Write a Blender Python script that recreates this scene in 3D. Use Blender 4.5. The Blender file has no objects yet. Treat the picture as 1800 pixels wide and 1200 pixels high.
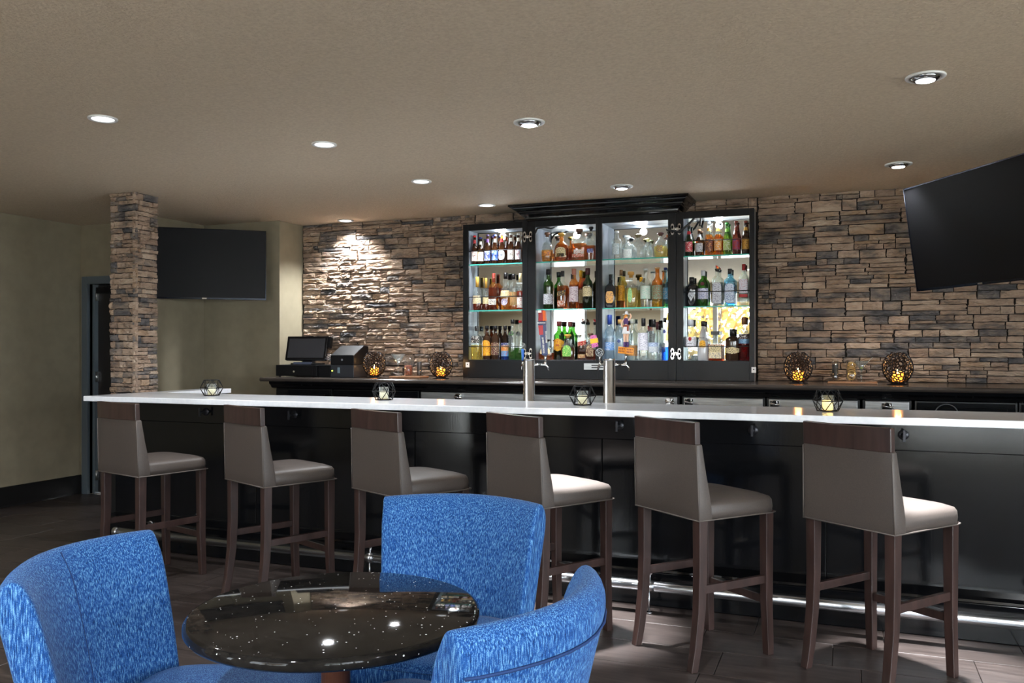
import bpy, bmesh, math, random
from mathutils import Vector, Matrix
random.seed(7)
S = bpy.context.scene
COL = S.collection
pi = math.pi
# ------------------------------------------------------------------ camera, world, exposure
CAM_H = 1.42
YAW = math.radians(21.4)
cd = bpy.data.cameras.new('camera'); cam = bpy.data.objects.new('camera', cd); COL.objects.link(cam)
cam.location = (0, 0, CAM_H); cam.rotation_euler = (pi/2, 0, YAW)
cd.sensor_width = 36; cd.lens = 30; cd.shift_y = 14/1800; cd.clip_start = .05
S.camera = cam
S.view_settings.view_transform = 'Standard'; S.view_settings.look = 'None'
S.view_settings.gamma = 1; S.view_settings.use_curve_mapping = False
S.view_settings.exposure = 1.75
try:
    S.cycles.transparent_max_bounces = 32; S.cycles.max_bounces = 10; S.cycles.glossy_bounces = 6
    S.cycles.sample_clamp_indirect = 6; S.cycles.caustics_reflective = False; S.cycles.caustics_refractive = False
except Exception: pass
W = bpy.data.worlds.new('overcast_sky'); S.world = W; W.use_nodes = True
wb = W.node_tree.nodes['Background']; wb.inputs[0].default_value = (.86, .93, 1, 1); wb.inputs[1].default_value = 5.6
WIN = [(-5.5, -4.75, .05, 2.3), (-3.3, -1.2, .25, 2.35), (.6, 3.9, .25, 2.35)]     # openings in the rear wall: x0,x1,z0,z1
REAR = -2.0
for x0, x1, z0, z1 in WIN:                                                      # sampling portals for the sky
    l = bpy.data.lights.new('window_portal', 'AREA'); l.shape = 'RECTANGLE'; l.size = x1-x0; l.size_y = z1-z0
    l.cycles.is_portal = True
    o = bpy.data.objects.new('window_portal', l); COL.objects.link(o); o.location = ((x0+x1)/2, REAR-.02, (z0+z1)/2); o.rotation_euler = (pi/2, 0, 0)
ADDED_WIN = [(-1.6, .7, .25, 2.35), (1.0, 3.3, .25, 2.35)]                            # unseen right-wall windows added for extra daylight: y0,y1,z0,z1
for y0, y1, z0, z1 in ADDED_WIN:
    l = bpy.data.lights.new('window_portal', 'AREA'); l.shape = 'RECTANGLE'; l.size = z1-z0; l.size_y = y1-y0
    l.cycles.is_portal = True
    o = bpy.data.objects.new('window_portal', l); COL.objects.link(o); o.location = (4.42, (y0+y1)/2, (z0+z1)/2); o.rotation_euler = (0, pi/2, 0)
SPOT_W = 640; FLOOD_W = 20

# ------------------------------------------------------------------ helpers
Fv = (-math.sin(YAW), math.cos(YAW)); Rv = (math.cos(YAW), math.sin(YAW))
def xat(u, Y):                       # measured x of something at picture column u standing at depth Y
    a = (u-900)/1500; d = Y/(Fv[1]+a*Rv[1]); return d*(Fv[0]+a*Rv[0])
def zat(u, v, Y):
    a = (u-900)/1500; d = Y/(Fv[1]+a*Rv[1]); return CAM_H-(v-614)*d/1500
def wpt(lat, d): return (lat*Rv[0]+d*Fv[0], lat*Rv[1]+d*Fv[1])
def s2l(c): return tuple(((x/255)/12.92 if x/255 <= .04045 else ((x/255+.055)/1.055)**2.4) for x in c)

class MB:
    def __init__(s): s.v = []; s.f = []; s.m = []; s.sm = []
    def add(s, vs, fs, m=0, smooth=False):
        b = len(s.v); s.v += [tuple(p) for p in vs]
        for f in fs: s.f.append([i+b for i in f]); s.m.append(m); s.sm.append(smooth)
    def box(s, x0, x1, y0, y1, z0, z1, m=0, M=None):
        vs = [Vector(p) for p in ((x0,y0,z0),(x1,y0,z0),(x1,y1,z0),(x0,y1,z0),(x0,y0,z1),(x1,y0,z1),(x1,y1,z1),(x0,y1,z1))]
        if M is not None: vs = [M@p for p in vs]
        s.add(vs, [(0,3,2,1),(4,5,6,7),(0,1,5,4),(1,2,6,5),(2,3,7,6),(3,0,4,7)], m); return s
    def loft(s, loops, m=0, smooth=True, cap=True, closed=False):
        n = len(loops[0]); b = len(s.v)
        for L in loops: s.v += [tuple(p) for p in L]
        k = len(loops)
        for i in range(k if closed else k-1):
            for j in range(n):
                s.f.append([b+i*n+j, b+i*n+(j+1)%n, b+((i+1)%k)*n+(j+1)%n, b+((i+1)%k)*n+j])
                s.m.append(m[i] if isinstance(m, (list, tuple)) else m); s.sm.append(smooth)
        if cap and not closed:
            m0 = m[0] if isinstance(m, (list, tuple)) else m; m1 = m[-1] if isinstance(m, (list, tuple)) else m
            s.f.append([b+j for j in range(n)][::-1]); s.m.append(m0); s.sm.append(False)
            s.f.append([b+(k-1)*n+j for j in range(n)]); s.m.append(m1); s.sm.append(False)
        return s
    def lathe(s, prof, n=16, m=0, c=(0,0,0), sq=2.0, dy=1.0, smooth=True):
        L = []
        for r, z in prof:
            lp = []
            for j in range(n):
                a = 2*pi*(j+.5)/n; x, y = se(a, sq); lp.append((c[0]+r*x, c[1]+r*dy*y, c[2]+z))
            L.append(lp)
        return s.loft(L, m, smooth)
    def tube(s, pts, r, n=8, m=0, closed=False, smooth=True):
        pts = [Vector(p) for p in pts]; L = []; k = len(pts); up = Vector((0,0,1))
        pn = None
        for i, p in enumerate(pts):
            if closed: t = pts[(i+1)%k]-pts[(i-1)%k]
            else: t = pts[min(i+1, k-1)]-pts[max(i-1, 0)]
            t.normalize()
            if pn is None:
                a = up if abs(t.z) < .9 else Vector((1,0,0)); nn = t.cross(a).normalized()
            else:
                nn = (pn-t*pn.dot(t)); nn = nn.normalized() if nn.length > 1e-6 else t.orthogonal().normalized()
            pn = nn; bb = t.cross(nn); rr = r[i] if isinstance(r, (list, tuple)) else r
            L.append([p+nn*rr*math.cos(2*pi*j/n)+bb*rr*math.sin(2*pi*j/n) for j in range(n)])
        return s.loft(L, m, smooth, closed=closed)
    def bar(s, p, q, w, h, m=0):          # rectangular bar p->q
        p, q = Vector(p), Vector(q); t = (q-p).normalized(); a = Vector((0,0,1)) if abs(t.z) < .9 else Vector((0,1,0))
        n = t.cross(a).normalized(); b = n.cross(t)
        L = [[c+n*w/2*i+b*h/2*j for i, j in ((-1,-1),(1,-1),(1,1),(-1,1))] for c in (p, q)]
        return s.loft(L, m, False)
    def prism(s, poly, ax, a0, a1, m=0, smooth=False):   # poly in the other two axes
        def P(p, a): return {'x': (a, p[0], p[1]), 'y': (p[0], a, p[1]), 'z': (p[0], p[1], a)}[ax]
        return s.loft([[P(p, a0) for p in poly], [P(p, a1) for p in poly]], m, smooth)
    def mesh(s, name, mats):
        me = bpy.data.meshes.new(name); me.from_pydata(s.v, [], s.f)
        for m in mats: me.materials.append(m)
        me.polygons.foreach_set('material_index', s.m); me.polygons.foreach_set('use_smooth', s.sm)
        bm = bmesh.new(); bm.from_mesh(me); bmesh.ops.recalc_face_normals(bm, faces=bm.faces); bm.to_mesh(me); bm.free()
        me.update(); return me
    def build(s, name, mats, parent=None, loc=(0,0,0), rot=(0,0,0), bevel=0, seg=2, sub=0):
        if not isinstance(mats, (list, tuple)): mats = [mats]
        o = bpy.data.objects.new(name, s.mesh(name, mats)); COL.objects.link(o); o.location = loc; o.rotation_euler = rot
        if parent: o.parent = parent
        if bevel:
            b = o.modifiers.new('bevel', 'BEVEL'); b.width = bevel; b.segments = seg; b.limit_method = 'ANGLE'; b.angle_limit = math.radians(40)
        if sub:
            b = o.modifiers.new('sub', 'SUBSURF'); b.levels = sub; b.render_levels = sub
        return o
def se(a, p):
    c, s = math.cos(a), math.sin(a)
    return (math.copysign(abs(c)**(2/p), c), math.copysign(abs(s)**(2/p), s))
def tag(o, label=None, cat=None, group=None, kind=None):
    if label: o['label'] = label
    if cat: o['category'] = cat
    if group: o['group'] = group
    if kind: o['kind'] = kind
    return o
def empty(name, loc=(0,0,0), rz=0, label=None, cat=None, group=None):
    o = bpy.data.objects.new(name, None); COL.objects.link(o); o.location = loc; o.rotation_euler = (0,0,rz)
    o.empty_display_size = .1
    return tag(o, label, cat, group)
def copy_tree(o, parent=None):
    c = o.copy(); COL.objects.link(c)
    if parent: c.parent = parent
    for ch in list(o.children): copy_tree(ch, c)
    return c
def struct(o): o['kind'] = 'structure'; return o

# ------------------------------------------------------------------ materials
def newmat(name):
    m = bpy.data.materials.new(name); m.use_nodes = True; nt = m.node_tree
    return m, nt, nt.nodes['Principled BSDF'], nt.nodes['Material Output']
def nd(nt, t, **k):
    n = nt.nodes.new(t)
    for a, b in k.items():
        if a.startswith('i_'): n.inputs[int(a[2:])].default_value = b
        else: setattr(n, a, b)
    return n
def mat(name, rgb, rough=.5, metal=0, spec=.5, coat=0, coat_r=.1, emit=None, estr=0, sheen=0, lin=False):
    m, nt, b, o = newmat(name); c = rgb if lin else s2l(rgb)
    b.inputs['Base Color'].default_value = (*c, 1); b.inputs['Roughness'].default_value = rough; b.inputs['Metallic'].default_value = metal
    b.inputs['Specular IOR Level'].default_value = spec; b.inputs['Coat Weight'].default_value = coat; b.inputs['Coat Roughness'].default_value = coat_r
    b.inputs['Sheen Weight'].default_value = sheen
    if emit: b.inputs['Emission Color'].default_value = (*s2l(emit), 1); b.inputs['Emission Strength'].default_value = estr
    return m
def ramp(nt, stops):
    r = nd(nt, 'ShaderNodeValToRGB'); e = r.color_ramp.elements
    while len(e) < len(stops): e.new(.5)
    for i, (p, c) in enumerate(stops): e[i].position = p; e[i].color = (*s2l(c), 1)
    return r
def noisy(name, stops, scale, rough=.5, coord='Object', vscale=(1,1,1), detail=4, bump=0, bscale=None, bdist=.002, spec=.5, coat=0, coat_r=.1, rand=False, sheen=0, metal=0):
    m, nt, b, o = newmat(name); L = nt.links
    if coord == 'World': src = nd(nt, 'ShaderNodeNewGeometry').outputs['Position']
    else: src = nd(nt, 'ShaderNodeTexCoord').outputs[coord]
    mp = nd(nt, 'ShaderNodeMapping'); mp.inputs['Scale'].default_value = vscale; L.new(src, mp.inputs[0])
    if rand:
        oi = nd(nt, 'ShaderNodeObjectInfo'); mu = nd(nt, 'ShaderNodeVectorMath', operation='SCALE'); mu.inputs[0].default_value = (31,17,23)
        L.new(oi.outputs['Random'], mu.inputs['Scale']); L.new(mu.outputs[0], mp.inputs['Location'])
    n = nd(nt, 'ShaderNodeTexNoise'); n.inputs['Scale'].default_value = scale; n.inputs['Detail'].default_value = detail; L.new(mp.outputs[0], n.inputs['Vector'])
    r = ramp(nt, stops); L.new(n.outputs['Fac'], r.inputs[0]); L.new(r.outputs[0], b.inputs['Base Color'])
    b.inputs['Roughness'].default_value = rough; b.inputs['Specular IOR Level'].default_value = spec
    b.inputs['Coat Weight'].default_value = coat; b.inputs['Coat Roughness'].default_value = coat_r; b.inputs['Sheen Weight'].default_value = sheen; b.inputs['Metallic'].default_value = metal
    if bump:
        n2 = nd(nt, 'ShaderNodeTexNoise'); n2.inputs['Scale'].default_value = bscale or scale; n2.inputs['Detail'].default_value = 5; L.new(mp.outputs[0], n2.inputs['Vector'])
        bp = nd(nt, 'ShaderNodeBump'); bp.inputs['Strength'].default_value = bump; bp.inputs['Distance'].default_value = bdist
        L.new(n2.outputs['Fac'], bp.inputs['Height']); L.new(bp.outputs[0], b.inputs['Normal'])
    return m
_gl = {}
def glass(rgb, body=.18, rough=.03, lin=True):
    k = (rgb, body, rough)
    if k in _gl: return _gl[k]
    m, nt, b, o = newmat('glass_tint'); L = nt.links; nt.nodes.remove(b); c = (*rgb, 1)
    tr = nd(nt, 'ShaderNodeBsdfTransparent'); tr.inputs[0].default_value = c
    df = nd(nt, 'ShaderNodeBsdfTranslucent'); df.inputs[0].default_value = c
    d2 = nd(nt, 'ShaderNodeBsdfDiffuse'); d2.inputs[0].default_value = c
    md = nd(nt, 'ShaderNodeMixShader'); L.new(df.outputs[0], md.inputs[1]); L.new(d2.outputs[0], md.inputs[2])
    mx = nd(nt, 'ShaderNodeMixShader'); mx.inputs[0].default_value = body; L.new(tr.outputs[0], mx.inputs[1]); L.new(md.outputs[0], mx.inputs[2])
    lw = nd(nt, 'ShaderNodeLayerWeight'); lw.inputs[0].default_value = .5
    pw = nd(nt, 'ShaderNodeMath', operation='POWER'); pw.inputs[1].default_value = 3; L.new(lw.outputs['Facing'], pw.inputs[0])
    ma = nd(nt, 'ShaderNodeMath', operation='MULTIPLY_ADD'); ma.inputs[1].default_value = .6; ma.inputs[2].default_value = .06; L.new(pw.outputs[0], ma.inputs[0])
    gs = nd(nt, 'ShaderNodeBsdfGlossy'); gs.inputs['Roughness'].default_value = rough; gs.inputs[0].default_value = (1,1,1,1)
    m2 = nd(nt, 'ShaderNodeMixShader'); L.new(ma.outputs[0], m2.inputs[0]); L.new(mx.outputs[0], m2.inputs[1]); L.new(gs.outputs[0], m2.inputs[2])
    L.new(m2.outputs[0], o.inputs[0]); _gl[k] = m; return m

M = {}
M['ceiling'] = noisy('ceiling_plaster', [(.3,(196,178,156)),(.7,(212,195,172))], 60, .75, 'World', bump=.9, bscale=85, bdist=.006)
M['wall'] = noisy('olive_plaster', [(.3,(130,121,101)),(.7,(140,131,110))], 8, .7, 'World', bump=.25, bscale=160, bdist=.002)
M['wall_rear'] = mat('beige_wall', (190,176,150), .7)
M['stone_core'] = mat('stone_mortar', (38,32,28), .9)
def stone(name, a, b, c):
    m = noisy(name, [(.33,a),(.47,b),(.68,c)], 7, .85, 'World', vscale=(1,1,2.0), detail=9, bump=1.0, bscale=38, bdist=.016, spec=.25)
    return m
STONES = [stone('stone_tan', (114,104,97),(153,131,113),(172,151,133)), stone('stone_brown', (104,94,87),(142,120,104),(161,141,123)),
          stone('stone_grey', (82,78,78),(112,104,99),(152,134,118)), stone('stone_slate', (70,70,73),(94,91,91),(132,120,111)),
          stone('stone_ochre', (122,106,92),(160,134,110),(164,146,128)), stone('stone_pale', (128,114,104),(168,146,127),(184,166,148))]
M['tile'] = noisy('wood_look_tile', [(.25,(45,39,37)),(.5,(62,54,51)),(.75,(80,71,68))], 5, .33, 'World', vscale=(.9,9,1), detail=8, bump=.15, bscale=14, bdist=.002, rand=True, spec=.45)
M['grout'] = mat('grout', (84,74,68), .8)
M['black'] = noisy('black_lacquer', [(.3,(10,11,13)),(.7,(15,16,19))], 9, .13, 'World', vscale=(3,3,.6), bump=.06, bscale=30, bdist=.002, spec=.35)
M['black_matte'] = mat('black_paint', (20,21,23), .35)
M['cab'] = mat('cabinet_black', (17,18,20), .3, spec=.2)
M['cabin'] = noisy('cabinet_inside', [(.3,(120,128,140)),(.7,(150,158,170))], 6, .3, 'World')
M['quartz'] = noisy('white_quartz', [(.3,(232,236,242)),(.7,(242,245,250))], 40, .12, 'World', spec=.6)
M['backtop'] = noisy('brown_laminate', [(.3,(52,47,44)),(.7,(70,63,58))], 20, .18, 'World', vscale=(.3,3,1))
M['steel'] = noisy('brushed_steel', [(.3,(150,152,152)),(.7,(190,192,192))], 30, .32, 'World', vscale=(.2,.2,4), metal=1)
M['chrome'] = mat('chrome', (220,222,224), .08, 1)
M['tower'] = mat('polished_steel', (226,228,230), .22, 1)
M['rail'] = mat('rail_metal', (190,192,196), .24, 1)
M['darkbronze'] = mat('dark_bronze', (60,60,64), .35, .8)
M['mirror'] = mat('mirror', (225,230,230), .01, 1)
M['wood'] = noisy('dark_walnut', [(.3,(42,28,25)),(.7,(62,43,39))], 6, .38, 'Object', vscale=(6,6,.8), detail=6, coat=.25, coat_r=.2)
M['taupe'] = noisy('taupe_vinyl', [(.3,(72,64,60)),(.7,(81,73,68))], 220, .48, 'Object', bump=.12, bscale=500, bdist=.001, spec=.45)
M['piping'] = mat('taupe_piping', (88,80,75), .5)
M['screen'] = mat('tv_screen', (19,19,21), .4, 0, .12)
M['tvbody'] = mat('tv_body', (14,15,18), .25)
M['tvedge'] = mat('tv_bezel', (30,34,44), .15, .6)
M['white'] = mat('white_paint', (225,226,226), .4)
M['led'] = mat('led_lens', (255,255,255), .4, emit=(245,250,255), estr=5)
M['led_flat'] = mat('flat_lens', (255,255,255), .4, emit=(250,252,255), estr=1.2)
M['puck'] = mat('puck_lens', (255,255,255), .4, emit=(240,247,255), estr=1.6)
M['refl'] = mat('reflector', (180,182,185), .2, 1)
M['doorframe'] = mat('door_frame_paint', (84,94,100), .35)
M['door'] = mat('door_dark', (28,26,26), .4)
M['basebd'] = mat('baseboard_black', (22,21,21), .35)
M['teal'] = mat('glass_edge', (70,176,160), .15, emit=None)
M['shelf'] = glass((.9,.97,.95), .03, .02)
M['clear'] = glass((.95,.985,.98), .06, .03)
M['pane'] = glass((.97,.98,.98), .01, .02)
M['plastic'] = mat('black_plastic', (13,13,15), .5, spec=.18)
M['cord'] = mat('cord', (14,14,15), .5)
M['wire'] = mat('black_wire', (22,22,24), .45, .5)
M['lattice'] = mat('lantern_iron', (30,22,20), .45, .5)
M['wax'] = mat('white_wax', (236,228,205), .5, emit=(255,225,160), estr=.12)  # weak emission paints a glow into the unlit wax
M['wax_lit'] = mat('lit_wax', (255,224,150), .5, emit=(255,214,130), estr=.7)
M['amber_glow'] = noisy('glowing_candle', [(.3,(255,140,30)),(.7,(255,190,80))], 60, .5)
for n in M['amber_glow'].node_tree.nodes:
    if n.type == 'BSDF_PRINCIPLED': n.inputs['Emission Color'].default_value = (1,.38,.05,1); n.inputs['Emission Strength'].default_value = 1.3
M['flame'] = mat('flame', (255,230,160), .5, emit=(255,225,150), estr=8)
M['board'] = mat('wooden_board', (140,98,66), .5)
# blue tweed: fine light flecks drawn out along the height
def tweed():
    m, nt, b, o = newmat('blue_tweed'); L = nt.links
    tc = nd(nt, 'ShaderNodeTexCoord'); mp = nd(nt, 'ShaderNodeMapping'); mp.inputs['Scale'].default_value = (1,1,.10); L.new(tc.outputs['Object'], mp.inputs[0])
    n = nd(nt, 'ShaderNodeTexNoise'); n.inputs['Scale'].default_value = 380; n.inputs['Detail'].default_value = 3; L.new(mp.outputs[0], n.inputs[0])
    n3 = nd(nt, 'ShaderNodeTexNoise'); n3.inputs['Scale'].default_value = 600; L.new(tc.outputs['Object'], n3.inputs[0])
    mx = nd(nt, 'ShaderNodeMath', operation='MULTIPLY_ADD'); mx.inputs[1].default_value = .3; L.new(n3.outputs['Fac'], mx.inputs[0])
    mm = nd(nt, 'ShaderNodeMath', operation='MULTIPLY'); mm.inputs[1].default_value = .7; L.new(n.outputs['Fac'], mm.inputs[0]); L.new(mm.outputs[0], mx.inputs[2])
    r = ramp(nt, [(.33,(6,34,76)),(.5,(22,72,136)),(.68,(112,164,204))]); L.new(mx.outputs[0], r.inputs[0]); L.new(r.outputs[0], b.inputs['Base Color'])
    b.inputs['Roughness'].default_value = .85; b.inputs['Sheen Weight'].default_value = .05; b.inputs['Specular IOR Level'].default_value = .2
    bp = nd(nt, 'ShaderNodeBump'); bp.inputs['Strength'].default_value = .5; bp.inputs['Distance'].default_value = .002; L.new(mx.outputs[0], bp.inputs['Height']); L.new(bp.outputs[0], b.inputs['Normal'])
    return m
M['tweed'] = tweed()
M['seam'] = mat('blue_seam', (12,44,92), .85)
# black granite with pale specks
def granite():
    m, nt, b, o = newmat('black_granite'); L = nt.links
    tc = nd(nt, 'ShaderNodeTexCoord')
    v = nd(nt, 'ShaderNodeTexVoronoi'); v.inputs['Scale'].default_value = 95; L.new(tc.outputs['Object'], v.inputs['Vector'])
    lt = nd(nt, 'ShaderNodeMath', operation='LESS_THAN'); L.new(v.outputs['Distance'], lt.inputs[0])
    sp = nd(nt, 'ShaderNodeSeparateColor'); L.new(v.outputs['Color'], sp.inputs[0])
    th = nd(nt, 'ShaderNodeMath', operation='MULTIPLY_ADD'); th.inputs[1].default_value = .75; th.inputs[2].default_value = -.53; L.new(sp.outputs[0], th.inputs[0]); L.new(th.outputs[0], lt.inputs[1])
    n = nd(nt, 'ShaderNodeTexNoise'); n.inputs['Scale'].default_value = 40; L.new(tc.outputs['Object'], n.inputs[0])
    r = ramp(nt, [(.3,(18,17,17)),(.75,(34,32,30))]); L.new(n.outputs['Fac'], r.inputs[0])
    mx = nd(nt, 'ShaderNodeMix', data_type='RGBA'); L.new(lt.outputs[0], mx.inputs['Factor']); L.new(r.outputs[0], mx.inputs['A']); mx.inputs['B'].default_value = (.85,.85,.85,1)
    L.new(mx.outputs['Result'], b.inputs['Base Color']); b.inputs['Roughness'].default_value = .04; b.inputs['Specular IOR Level'].default_value = .16
    return m
M['granite'] = granite()
_mc = {}
def cm(rgb, rough=.45, metal=0):
    k = (rgb, rough, metal)
    if k not in _mc: _mc[k] = mat('paint_%d_%d_%d' % rgb, rgb, rough, metal)
    return _mc[k]
_lm = {}
def label_mat(a, b):                # printed paper: rows of small unreadable print in colour b on a
    if (a, b) in _lm: return _lm[(a, b)]
    m, nt, bs, o = newmat('label_paper'); L = nt.links
    tc = nd(nt, 'ShaderNodeTexCoord'); mp = nd(nt, 'ShaderNodeMapping'); mp.inputs['Scale'].default_value = (1,1,1.6); L.new(tc.outputs['Object'], mp.inputs[0])
    n = nd(nt, 'ShaderNodeTexNoise'); n.inputs['Scale'].default_value = 130; n.inputs['Detail'].default_value = 2; L.new(mp.outputs[0], n.inputs[0])
    r = nd(nt, 'ShaderNodeValToRGB'); e = r.color_ramp.elements; e[0].position = .54; e[1].position = .62; e[0].color = (*s2l(a), 1); e[1].color = (*s2l(b), 1)
    L.new(n.outputs['Fac'], r.inputs[0]); L.new(r.outputs[0], bs.inputs['Base Color']); bs.inputs['Roughness'].default_value = .55
    _lm[(a, b)] = m; return m

# ------------------------------------------------------------------ room shell
CZ = 2.645; BACKY = 7.13; XL = -7.05; XR = 4.4; DW = 6.3
b = MB(); b.box(XL-.2, XR+.2, REAR-.2, BACKY+.2, -.15, -.012); floor = struct(b.build('floor', M['grout']))
# wood-look tiles, 0.6 x 0.3, half bonded
tile_me = None; k = 0
yrow = 4.69
rows = []
y = 4.69
while y > 1.3: rows.append((y-.3, y)); y -= .3
rows += [(4.69, 4.99), (4.99, 5.29), (5.29, 5.59), (5.59, 5.89), (5.89, 6.19), (6.19, 6.3)]
def vis(x, y):
    d = x*Fv[0]+y*Fv[1]; l = x*Rv[0]+y*Rv[1]
    return d > 1 and abs(l/d) < .66 and (614+1500*CAM_H/d-614) < 640*1.05
tm = {}
for ri, (y0, y1) in enumerate(rows):
    x = XL+.02-(.3 if ri % 2 else 0)+[0,.07,-.11,.13][ri % 4]
    while x < 2.4:
        xa, xb = max(x, XL), x+.6
        cx, cy = (xa+xb)/2, (y0+y1)/2
        ok = any(vis(px, py) for px in (xa, cx, xb) for py in (y0, y1))
        if y0 > 4.6 and xa > -5.0: ok = False
        if ok and xb-xa > .05:
            key = (round(xb-xa, 3), round(y1-y0, 3))
            if key not in tm:
                w2, h2 = key[0]/2-.0018, key[1]/2-.0018
                t = MB(); L = []
                for s_, z in ((1, -.012), (1, -.0012), (1-.0012/w2, 0)):
                    L.append([(w2*s_*i, (h2 if s_ == 1 else h2-.0012)*j, z) for i, j in ((-1,-1),(1,-1),(1,1),(-1,1))])
                t.loft(L, 0, False); tm[key] = t.mesh('tile', [M['tile']])
            o = bpy.data.objects.new('tile', tm[key]); COL.objects.link(o); o.parent = floor; o.location = (cx, cy, 0)
        x += .6
b = MB(); b.box(XL-.15, XR+.15, REAR-.15, BACKY+.15, CZ, CZ+.12); struct(b.build('ceiling', M['ceiling']))
b = MB(); b.box(XL-.12, XL, REAR, DW+.6, 0, CZ); struct(b.build('wall_left', M['wall']))
b = MB(); ys = REAR
for y0, y1, z0, z1 in ADDED_WIN:
    b.box(XR, XR+.12, ys, y0, 0, CZ); b.box(XR, XR+.12, y0, y1, z1, CZ); b.box(XR, XR+.12, y0, y1, 0, z0); ys = y1
b.box(XR, XR+.12, ys, BACKY+.12, 0, CZ); struct(b.build('wall_right', M['wall_rear']))
for i, (y0, y1, z0, z1) in enumerate(ADDED_WIN):  # frames and panes of the added daylight windows, out of view
    f = MB(); w = .06; xa, xb = XR+.03, XR+.11
    f.box(xa, xb, y0, y1, z0, z0+w); f.box(xa, xb, y0, y1, z1-w, z1); f.box(xa, xb, y0, y0+w, z0+w, z1-w); f.box(xa, xb, y1-w, y1, z0+w, z1-w)
    ym = (y0+y1)/2; f.box(xa, xb, ym-.04, ym+.04, z0+w, z1-w); wn = struct(f.build('window_%d' % (i+4), M['white']))
    for ya, yb in ((y0+w, ym-.04), (ym+.04, y1-w)):
        p = MB(); p.box(XR+.06, XR+.066, ya, yb, z0+w, z1-w); p.build('pane', M['pane'], wn)
b = MB()                              # rear wall with its window openings
xs = XL
for x0, x1, z0, z1 in WIN:
    b.box(xs, x0, REAR-.12, REAR, 0, CZ); b.box(x0, x1, REAR-.12, REAR, z1, CZ); b.box(x0, x1, REAR-.12, REAR, 0, z0); xs = x1
b.box(xs, XR, REAR-.12, REAR, 0, CZ); struct(b.build('wall_rear', M['wall_rear']))
for i, (x0, x1, z0, z1) in enumerate(WIN):
    f = MB(); w = .06
    f.box(x0, x1, REAR-.1, REAR-.02, z0, z0+w); f.box(x0, x1, REAR-.1, REAR-.02, z1-w, z1)
    f.box(x0, x0+w, REAR-.1, REAR-.02, z0+w, z1-w); f.box(x1-w, x1, REAR-.1, REAR-.02, z0+w, z1-w)
    n = (1, 2, 3)[i]
    for j in range(1, n): xm = x0+(x1-x0)*j/n; f.box(xm-.04, xm+.04, REAR-.1, REAR-.02, z0+w, z1-w)
    wn = struct(f.build('window_%d' % (i+1), M['white']))
    for j in range(n):
        xa = x0+(x1-x0)*j/n+.04; xb = x0+(x1-x0)*(j+1)/n-.04
        p = MB(); p.box(xa, xb, REAR-.066, REAR-.06, z0+w, z1-w); p.build('pane', M['pane'], wn)
# door wall, niche and stone-wall backing
DX0, DX1, DZ = -6.93, -6.05, 2.06
b = MB(); b.box(XL, DX0, DW, DW+.15, 0, CZ); b.box(DX1, -6.045, DW, DW+.15, 0, CZ); b.box(DX0, DX1, DW, DW+.15, DZ, CZ)
struct(b.build('wall_back_left', M['wall']))
b = MB(); b.box(-6.04, -5.92, 6.1, 6.87, 0, CZ); b.box(-5.92, -5.02, 6.75, 6.87, 0, CZ); b.box(-5.14, -5.02, 6.87, BACKY+.12, 0, CZ)
struct(b.build('wall_niche', M['wall']))
b = MB(); b.box(-5.02, XR, BACKY, BACKY+.12, 0, CZ); wall_back = struct(b.build('wall_back', M['stone_core']))
b = MB(); b.box(XL, XL+.018, 0.3, DW-.005, 0, .185); struct(b.build('baseboard_left', M['basebd'], bevel=.004))
b = MB(); b.box(XL+.02, XL+.05, DW-.02, DW-.001, 0, .17); struct(b.build('baseboard_back_left', M['basebd']))
b = MB(); w = .075
b.box(DX0-w, DX0, DW-.03, DW+.16, 0, DZ+w); b.box(DX1, DX1+w, DW-.03, DW+.16, 0, DZ+w); b.box(DX0, DX1, DW-.03, DW+.16, DZ, DZ+w)
b.box(DX0, DX0+.03, DW+.03, DW+.16, 0, DZ); b.box(DX1-.03, DX1, DW+.03, DW+.16, 0, DZ)
dr = struct(b.build('door_1', M['doorframe'], bevel=.003))
b = MB(); b.box(DX0+.035, DX1-.035, DW+.07, DW+.115, .01, DZ-.005); b.build('door_leaf', M['door'], dr)
b = MB(); b.box(DX0+.06, DX0+.34, DW+.02, DW+.07, DZ-.09, DZ-.03); b.bar((DX0+.2, DW+.03, DZ-.03), (DX0+.5, DW+.0, DZ-.02), .02, .012); b.build('door_closer', M['plastic'], dr)
for z in (.13, 1.1, 1.9):
    b = MB(); b.box(DX0+.028, DX0+.05, DW+.05, DW+.068, z, z+.1); b.tube([(DX0+.037, DW+.045, z), (DX0+.037, DW+.045, z+.1)], .008); b.build('hinge', M['steel'], dr)
b = MB(); b.tube([(DX1-.1, DW+.07, 1.0), (DX1-.1, DW+.02, 1.0), (DX1-.22, DW+.02, 1.0)], .01); b.build('door_handle', M['steel'], dr)

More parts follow.
